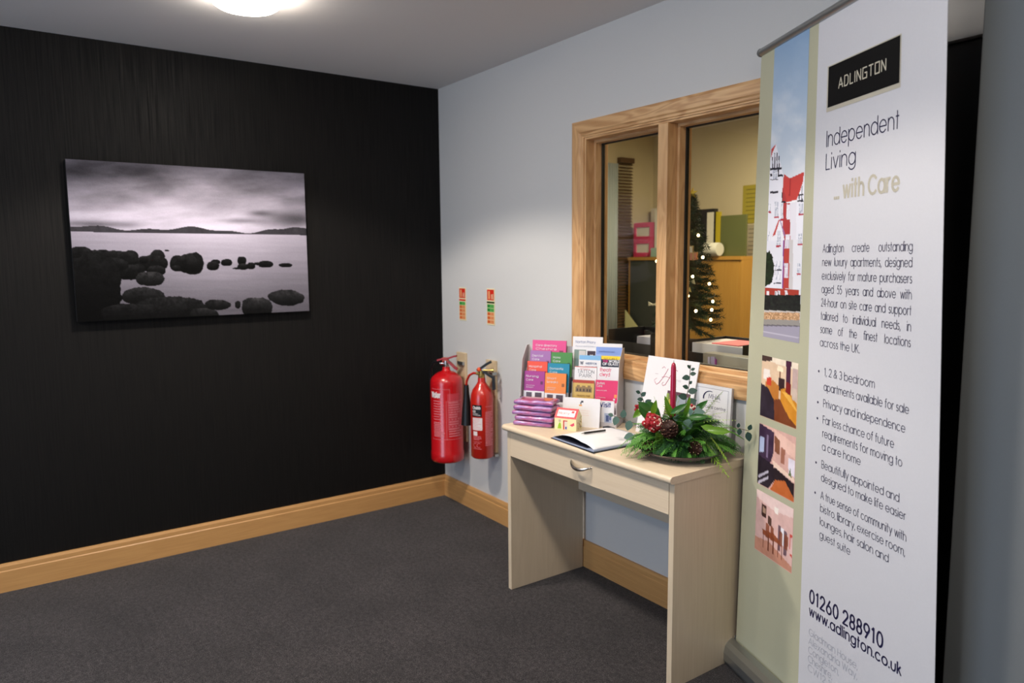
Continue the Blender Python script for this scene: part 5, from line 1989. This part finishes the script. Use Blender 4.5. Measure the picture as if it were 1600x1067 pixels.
# paper wedge in front of the dark door
q = MB()
q.add([(-.425, 1.94, .84), (-.425, 1.94, 1.04), (-.20, 1.94, .84), (-.425, 1.943, .84), (-.425, 1.943, 1.04), (-.20, 1.943, .84)], [(0, 1, 2), (5, 4, 3), (0, 3, 4, 1), (1, 4, 5, 2), (2, 5, 3, 0)], mat((226, 220, 160), .6, name='cream_paper'))
q.build('paper_sheet', origin=(-.35, 1.94, .84), label='triangular cream paper showing against the dark cupboard door', category='paper')
simple('side_table', 'low dark table carrying papers in front of the cupboard', 'table', [
    ('table_top', lambda q: q.box((-.45, 1.62, .80), (.4, 1.96, .838), mat((40, 38, 36), .5, name='dark_table')), dict(bevel=.003)),
    ('leg', lambda q: q.box((-.44, 1.64, 0), (-.40, 1.68, .80), mat((40, 38, 36), .5, name='dark_table')), {}),
    ('leg', lambda q: q.box((.34, 1.64, 0), (.38, 1.68, .80), mat((40, 38, 36), .5, name='dark_table')), {}),
    ('leg', lambda q: q.box((-.44, 1.9, 0), (-.40, 1.94, .80), mat((40, 38, 36), .5, name='dark_table')), {}),
    ('leg', lambda q: q.box((.34, 1.9, 0), (.38, 1.94, .80), mat((40, 38, 36), .5, name='dark_table')), {})], (0, 1.8, 0))
# papers pinned to the office wall, right of the cupboard
for x0, z0, x1, z1, col, lb in ((.402, 1.70, .60, 1.975, (164, 150, 54), 'yellow notice pinned high on the office wall'), (.432, 1.42, .60, 1.69, (164, 154, 132), 'white notice pinned under the yellow notice'),
                                (.452, 1.16, .60, 1.41, (214, 208, 190), 'crumpled white sheet pinned below the white notice'), (.424, .90, .475, 1.15, (216, 200, 60), 'narrow yellow sheet pinned lowest on the office wall')):
    t = thing('wall_notice', lb, 'notice', ((x0 + x1) / 2, OY1, z0), 'papers pinned to the office wall')
    q = MB()
    q.box((x0, OY1 - .004, z0), (x1, OY1 - .001, z1), mat(col, .6, name='notice_paper'))
    q.build('sheet', t)
    q = MB()
    n = int((z1 - z0) / .03) - 1
    for i in range(n):
        zz = z1 - .035 - i * .03
        q.face([(x0 + .03, OY1 - .0046, zz), (x1 - .03, OY1 - .0046, zz), (x1 - .03, OY1 - .0046, zz + .006), (x0 + .03, OY1 - .0046, zz + .006)], mat(tuple(int(v * .72) for v in col), .6, name='notice_ink'))
    q.build('notice_print', t)
# brown slats and pale strip, added to imitate a reflection in the window glass
bl = thing('reflection_slats', 'brown slats on the left office wall imitating a reflection in the glass', 'glass_reflection', (OX0, 1.99, 2.1))
SLB = mat((92, 66, 40), .5, name='reflection_brown')
q = MB()
q.box((OX0 + .002, 1.910, 2.21), (OX0 + .04, 2.065, 2.25), SLB)
q.build('reflection_rail', bl)
proto = None
for k in range(56):
    z = 2.20 - k * .025
    if proto is None:
        q = MB()
        fr_ = Matrix.Translation((OX0 + .02, 0, z)) @ Matrix.Rotation(.6, 4, 'Y')
        q.box((-.011, 1.912, -.0008), (.011, 2.062, .0008), SLB, fr_)
        proto = q.build('reflection_line', bl)
    else:
        o = proto.copy()
        scene.collection.objects.link(o)
        o.parent = bl
        o.location = (0, 0, -k * .025)
cu = MB()
pts0, pts1 = [], []
for i in range(33):
    y = 1.74 + .165 * i / 32
    x = OX0 + .022 + .010 * math.sin(i * 1.35)
    pts0.append((x, y, .75))
    pts1.append((x, y, 2.2))
cu.add(pts0 + pts1, [(i, i + 1, 33 + i + 1, 33 + i) for i in range(32)], mat((186, 196, 196), .8, name='reflection_pale'))
co = cu.build('reflection_strip', smooth=True, angle=80, origin=(OX0, 1.78, 2.2), label='pale grey-blue strip imitating a reflection in the glass, left of the slats', category='reflection_strip')
co.modifiers.new('thick', 'SOLIDIFY').thickness = .002

# shelf under the window inside the office, paper trays, tree
SHZ = .98
simple('office_counter', 'office counter under the inside of the window', 'counter', [
    ('worktop', lambda q: q.box((1.05, WT + .025, SHZ - .03), (2.75, .78, SHZ), mat((70, 52, 40), .5, name='dark_counter')), dict(bevel=.002)),
    ('support_panel', lambda q: q.box((1.06, WT + .05, 0), (1.09, .76, SHZ - .03), mat((70, 52, 40), .5, name='dark_counter')), {}),
    ('support_panel', lambda q: q.box((2.71, WT + .05, 0), (2.74, .76, SHZ - .03), mat((70, 52, 40), .5, name='dark_counter')), {})], (1.9, .45, 0))
BT = mat((26, 24, 26), .45, name='black_tray')


def tray(q, x0, x1, y0, y1, z0, h):
    t_ = .003
    q.box((x0, y0, z0), (x1, y1, z0 + t_), BT)
    q.box((x0, y0, z0), (x0 + t_, y1, z0 + h), BT)
    q.box((x1 - t_, y0, z0), (x1, y1, z0 + h), BT)
    q.box((x0, y1 - t_, z0), (x1, y1, z0 + h), BT)
    q.box((x0, y0, z0), (x1, y0 + t_, z0 + h * .55), BT)


simple('paper_tray', 'black desk tray full of papers and a pink sheet behind the right window pane', 'tray', [
    ('tray_shell', lambda q: tray(q, 1.70, 1.985, .27, .52, SHZ + .001, .115), dict(bevel=.001)),
    ('papers', lambda q: q.box((1.71, .28, SHZ + .004), (1.975, .51, SHZ + .105), mat((204, 196, 196), .6, name='stacked_papers')), {}),
    ('pink_sheet', lambda q: q.box((1.80, .30, SHZ + .1055), (1.94, .48, SHZ + .109), mat((214, 96, 104), .6, name='pink_paper')), {})], (1.81, .41, SHZ))
simple('paper_tray', 'black desk tray standing behind the left window pane', 'tray', [
    ('tray_shell', lambda q: tray(q, 1.15, 1.44, .30, .55, SHZ + .001, .12), dict(bevel=.001)),
    ('papers', lambda q: q.box((1.34, .31, SHZ + .004), (1.43, .54, SHZ + .10), mat((170, 166, 180), .6, name='grey_papers')), {})], (1.3, .42, SHZ))
simple('document_case', 'clear grey document case with lilac dividers against the window', 'case', [
    ('case_shell', lambda q: q.box((1.845, .19, SHZ + .001), (2.12, .255, SHZ + .080), mat((150, 144, 132), .3, name='smoky_plastic')), dict(bevel=.003)),
    ('divider_sheet', lambda q: q.box((1.875, .186, SHZ + .004), (1.885, .19, SHZ + .065), mat((196, 190, 214), .4, name='lilac_sheet')), {}),
    ('divider_sheet', lambda q: q.box((1.892, .184, SHZ + .004), (1.912, .19, SHZ + .068), mat((176, 166, 200), .4, name='lilac_sheet_2')), {}),
    ('divider_sheet', lambda q: q.box((1.913, .183, SHZ + .004), (1.919, .19, SHZ + .06), mat((160, 60, 160), .4, name='magenta_sheet')), {})], (1.98, .22, SHZ))

# tabletop Christmas tree
TX, TY = 1.575, .405
tree = thing('christmas_tree', 'small green tabletop Christmas tree in a dark pot inside the office', 'Christmas tree', (TX, TY, SHZ))
q = MB()
q.lathe([(.0, 0), (.040, 0), (.055, .09), (.058, .095), (.050, .095), (.0, .085)], (TX, TY, SHZ + .0005), mat((44, 26, 22), .6, name='dark_pot'), 24, cap=False)
q.build('pot', tree, smooth=True, angle=50)
q = MB()
q.tube([(TX, TY, SHZ + .08), (TX, TY, SHZ + .70)], [.009, .003], mat((60, 44, 30), .8, name='tree_stem'), 8)
q.build('trunk', tree)
q = MB()
rr = random.Random(4)
TG = [mat((24, 46, 22), .7, name='needle_green'), mat((36, 62, 28), .7, name='needle_light_green')]
z0t, z1t = SHZ + .16, SHZ + .76
for i in range(250):
    t = (i + .5) / 250
    zc = z0t + (z1t - z0t) * t
    R_ = .150 * (1 - t) ** .85 + .012
    a = i * 2.39996 + rr.uniform(-.3, .3)
    d = Vector((math.cos(a), math.sin(a), rr.uniform(-.25, .05)))
    n = max(4, int(R_ / .010))
    tt = Vector((-d.y, d.x, 0)).normalized()
    for j in range(n):
        f = (j + 1) / n
        b0 = Vector((TX, TY, zc)) + d * R_ * f
        for s in range(7):
            an = s * 2 * PI / 7 + rr.uniform(-.4, .4)
            nd = (tt * math.cos(an) + Vector((0, 0, 1)) * math.sin(an)) * .9 + d * .7
            tip = b0 + nd.normalized() * rr.uniform(.018, .032)
            w_ = d.cross(nd).normalized() * .0020
            q.face([b0 - w_, b0 + w_, tip], TG[rr.random() < .35])
q.build('needles', tree, kind='stuff')
q = MB()
q.add(*(lambda c: ([c + Vector((math.sin(a) * r, -.004 if k % 2 else .004, math.cos(a) * r)) for k, (a, r) in enumerate([(2 * PI * i / 10, .028 if i % 2 == 0 else .012) for i in range(10)])] + [c + Vector((0, -.008, 0)), c + Vector((0, .008, 0))],
      [(i, (i + 1) % 10, 10) for i in range(10)] + [((i + 1) % 10, i, 11) for i in range(10)]))(Vector((TX + .012, TY, SHZ + .765))), mat((196, 160, 50), .35, metal=.6, name='gold_glitter'))
q.build('tree_star', origin=(TX + .012, TY, SHZ + .765), label='small dull gold star on the tip of the Christmas tree', category='ornament')
FL = glow('fairy_bulb', (1.0, .62, .28), 30)
WIRE = mat((20, 40, 22), .6, name='green_wire')
st = thing('fairy_light_string', 'string of warm fairy lights wound round the small Christmas tree', 'fairy lights', (TX, TY, SHZ + .3))
LP = [(1.6284, 1.5536), (1.6566, 1.4558), (1.696, 1.3389), (1.5753, 1.2831), (1.6223, 1.2175), (1.7076, 1.1817), (1.3764, 1.4392), (1.600, 1.37), (1.712, 1.225), (1.717, 1.262)]
wp = []
for x, z in LP:
    # the bulb sits at the tree's surface, on the side facing the room
    p = Vector((x, .4, z))
    dv_ = Vector((.63, -.72, 0))
    R_ = .150 * (1 - max(0, min(1, (z - z0t) / (z1t - z0t)))) ** .85 + .02
    off = max(0, R_ - abs((p - Vector((TX, TY, z))).dot(Vector((.577, .816, 0))))) * .6
    wp.append(p + Vector((dv_.x, dv_.y, 0)) * off)
for p in wp:
    q = MB()
    q.ball(p, .0058, FL, 10, (1, 1, 1.2))
    q.lathe([(.003, 0), (.0035, .008)], tuple(p + Vector((0, 0, -.013))), WIRE, 8)
    q.build('bulb', st, smooth=True)
q = MB()
sp = []
for i in range(150):
    t = i / 149
    zc = z0t + .03 + (z1t - z0t - .08) * t
    R_ = .135 * (1 - t) ** .85 + .008
    a = t * 2 * PI * 5
    sp.append((TX + R_ * math.cos(a), TY + R_ * math.sin(a), zc))
q.tube(sp, .0012, WIRE, 4)
q.build('wire', st)
ORN = [((1.556, .372, 1.392), 'ball', (206, 170, 160), 'pale pink bauble high on the Christmas tree front'), ((1.562, .33, 1.210), 'gift', (206, 140, 110), 'salmon wrapped toy parcel low on the Christmas tree'), ((1.612, .32, 1.245), 'gift', (200, 140, 130), 'pink toy parcel beside the salmon one on the tree'),
       ((1.645, .33, 1.345), 'bow', (206, 190, 140), 'cream ribbon bow on the right side of the tree'), ((1.640, .31, 1.310), 'bow', (190, 160, 90), 'gold ribbon bow below the cream bow on the tree'), ((1.395, .36, 1.232), 'bow', (206, 190, 150), 'cream bow on the left side of the tree'),
       ((1.615, .36, 1.490), 'gift', (222, 206, 170), 'cream toy parcel near the top of the tree'), ((1.640, .36, 1.462), 'gift', (206, 130, 90), 'orange toy parcel just under the top fairy light')]
for (p, kd, col, lb) in ORN:
    t = thing('tree_ornament', lb, 'ornament', p, 'ornaments on the small tree')
    m = mat(col, .4, name='ornament_colour', coat=.3)
    p = Vector(p)
    q = MB()
    if kd == 'ball':
        q.ball(p, .017, m, 14)
        q.build('ball', t, smooth=True)
        q = MB()
        q.lathe([(.004, 0), (.004, .006)], tuple(p + Vector((0, 0, .015))), BRASS, 8)
        q.build('cap', t)
    elif kd == 'gift':
        s = .016
        fr_ = Matrix.Translation(p) @ Matrix.Rotation(.5, 4, 'Z') @ Matrix.Rotation(.2, 4, 'X')
        q.box((-s, -s, -s), (s, s, s), m, fr_)
        q.build('parcel', t, bevel=.002)
        q = MB()
        q.box((-s - .001, -.002, -s - .001), (s + .001, .002, s + .001), BRASS, fr_)
        q.box((-.002, -s - .001, -s - .001), (.002, s + .001, s + .001), BRASS, fr_)
        q.build('ribbon', t)
    else:
        for s in (-1, 1):
            q = MB()
            q.add([p, p + Vector((s * .028, -.004, .016)), p + Vector((s * .032, .002, -.008)), p + Vector((0, .006, 0))], [(0, 1, 2), (0, 2, 3), (3, 2, 1), (0, 3, 1)], m)
            q.build('bow_loop', t)
        q = MB()
        q.ball(p, .006, m, 8)
        q.build('knot', t)
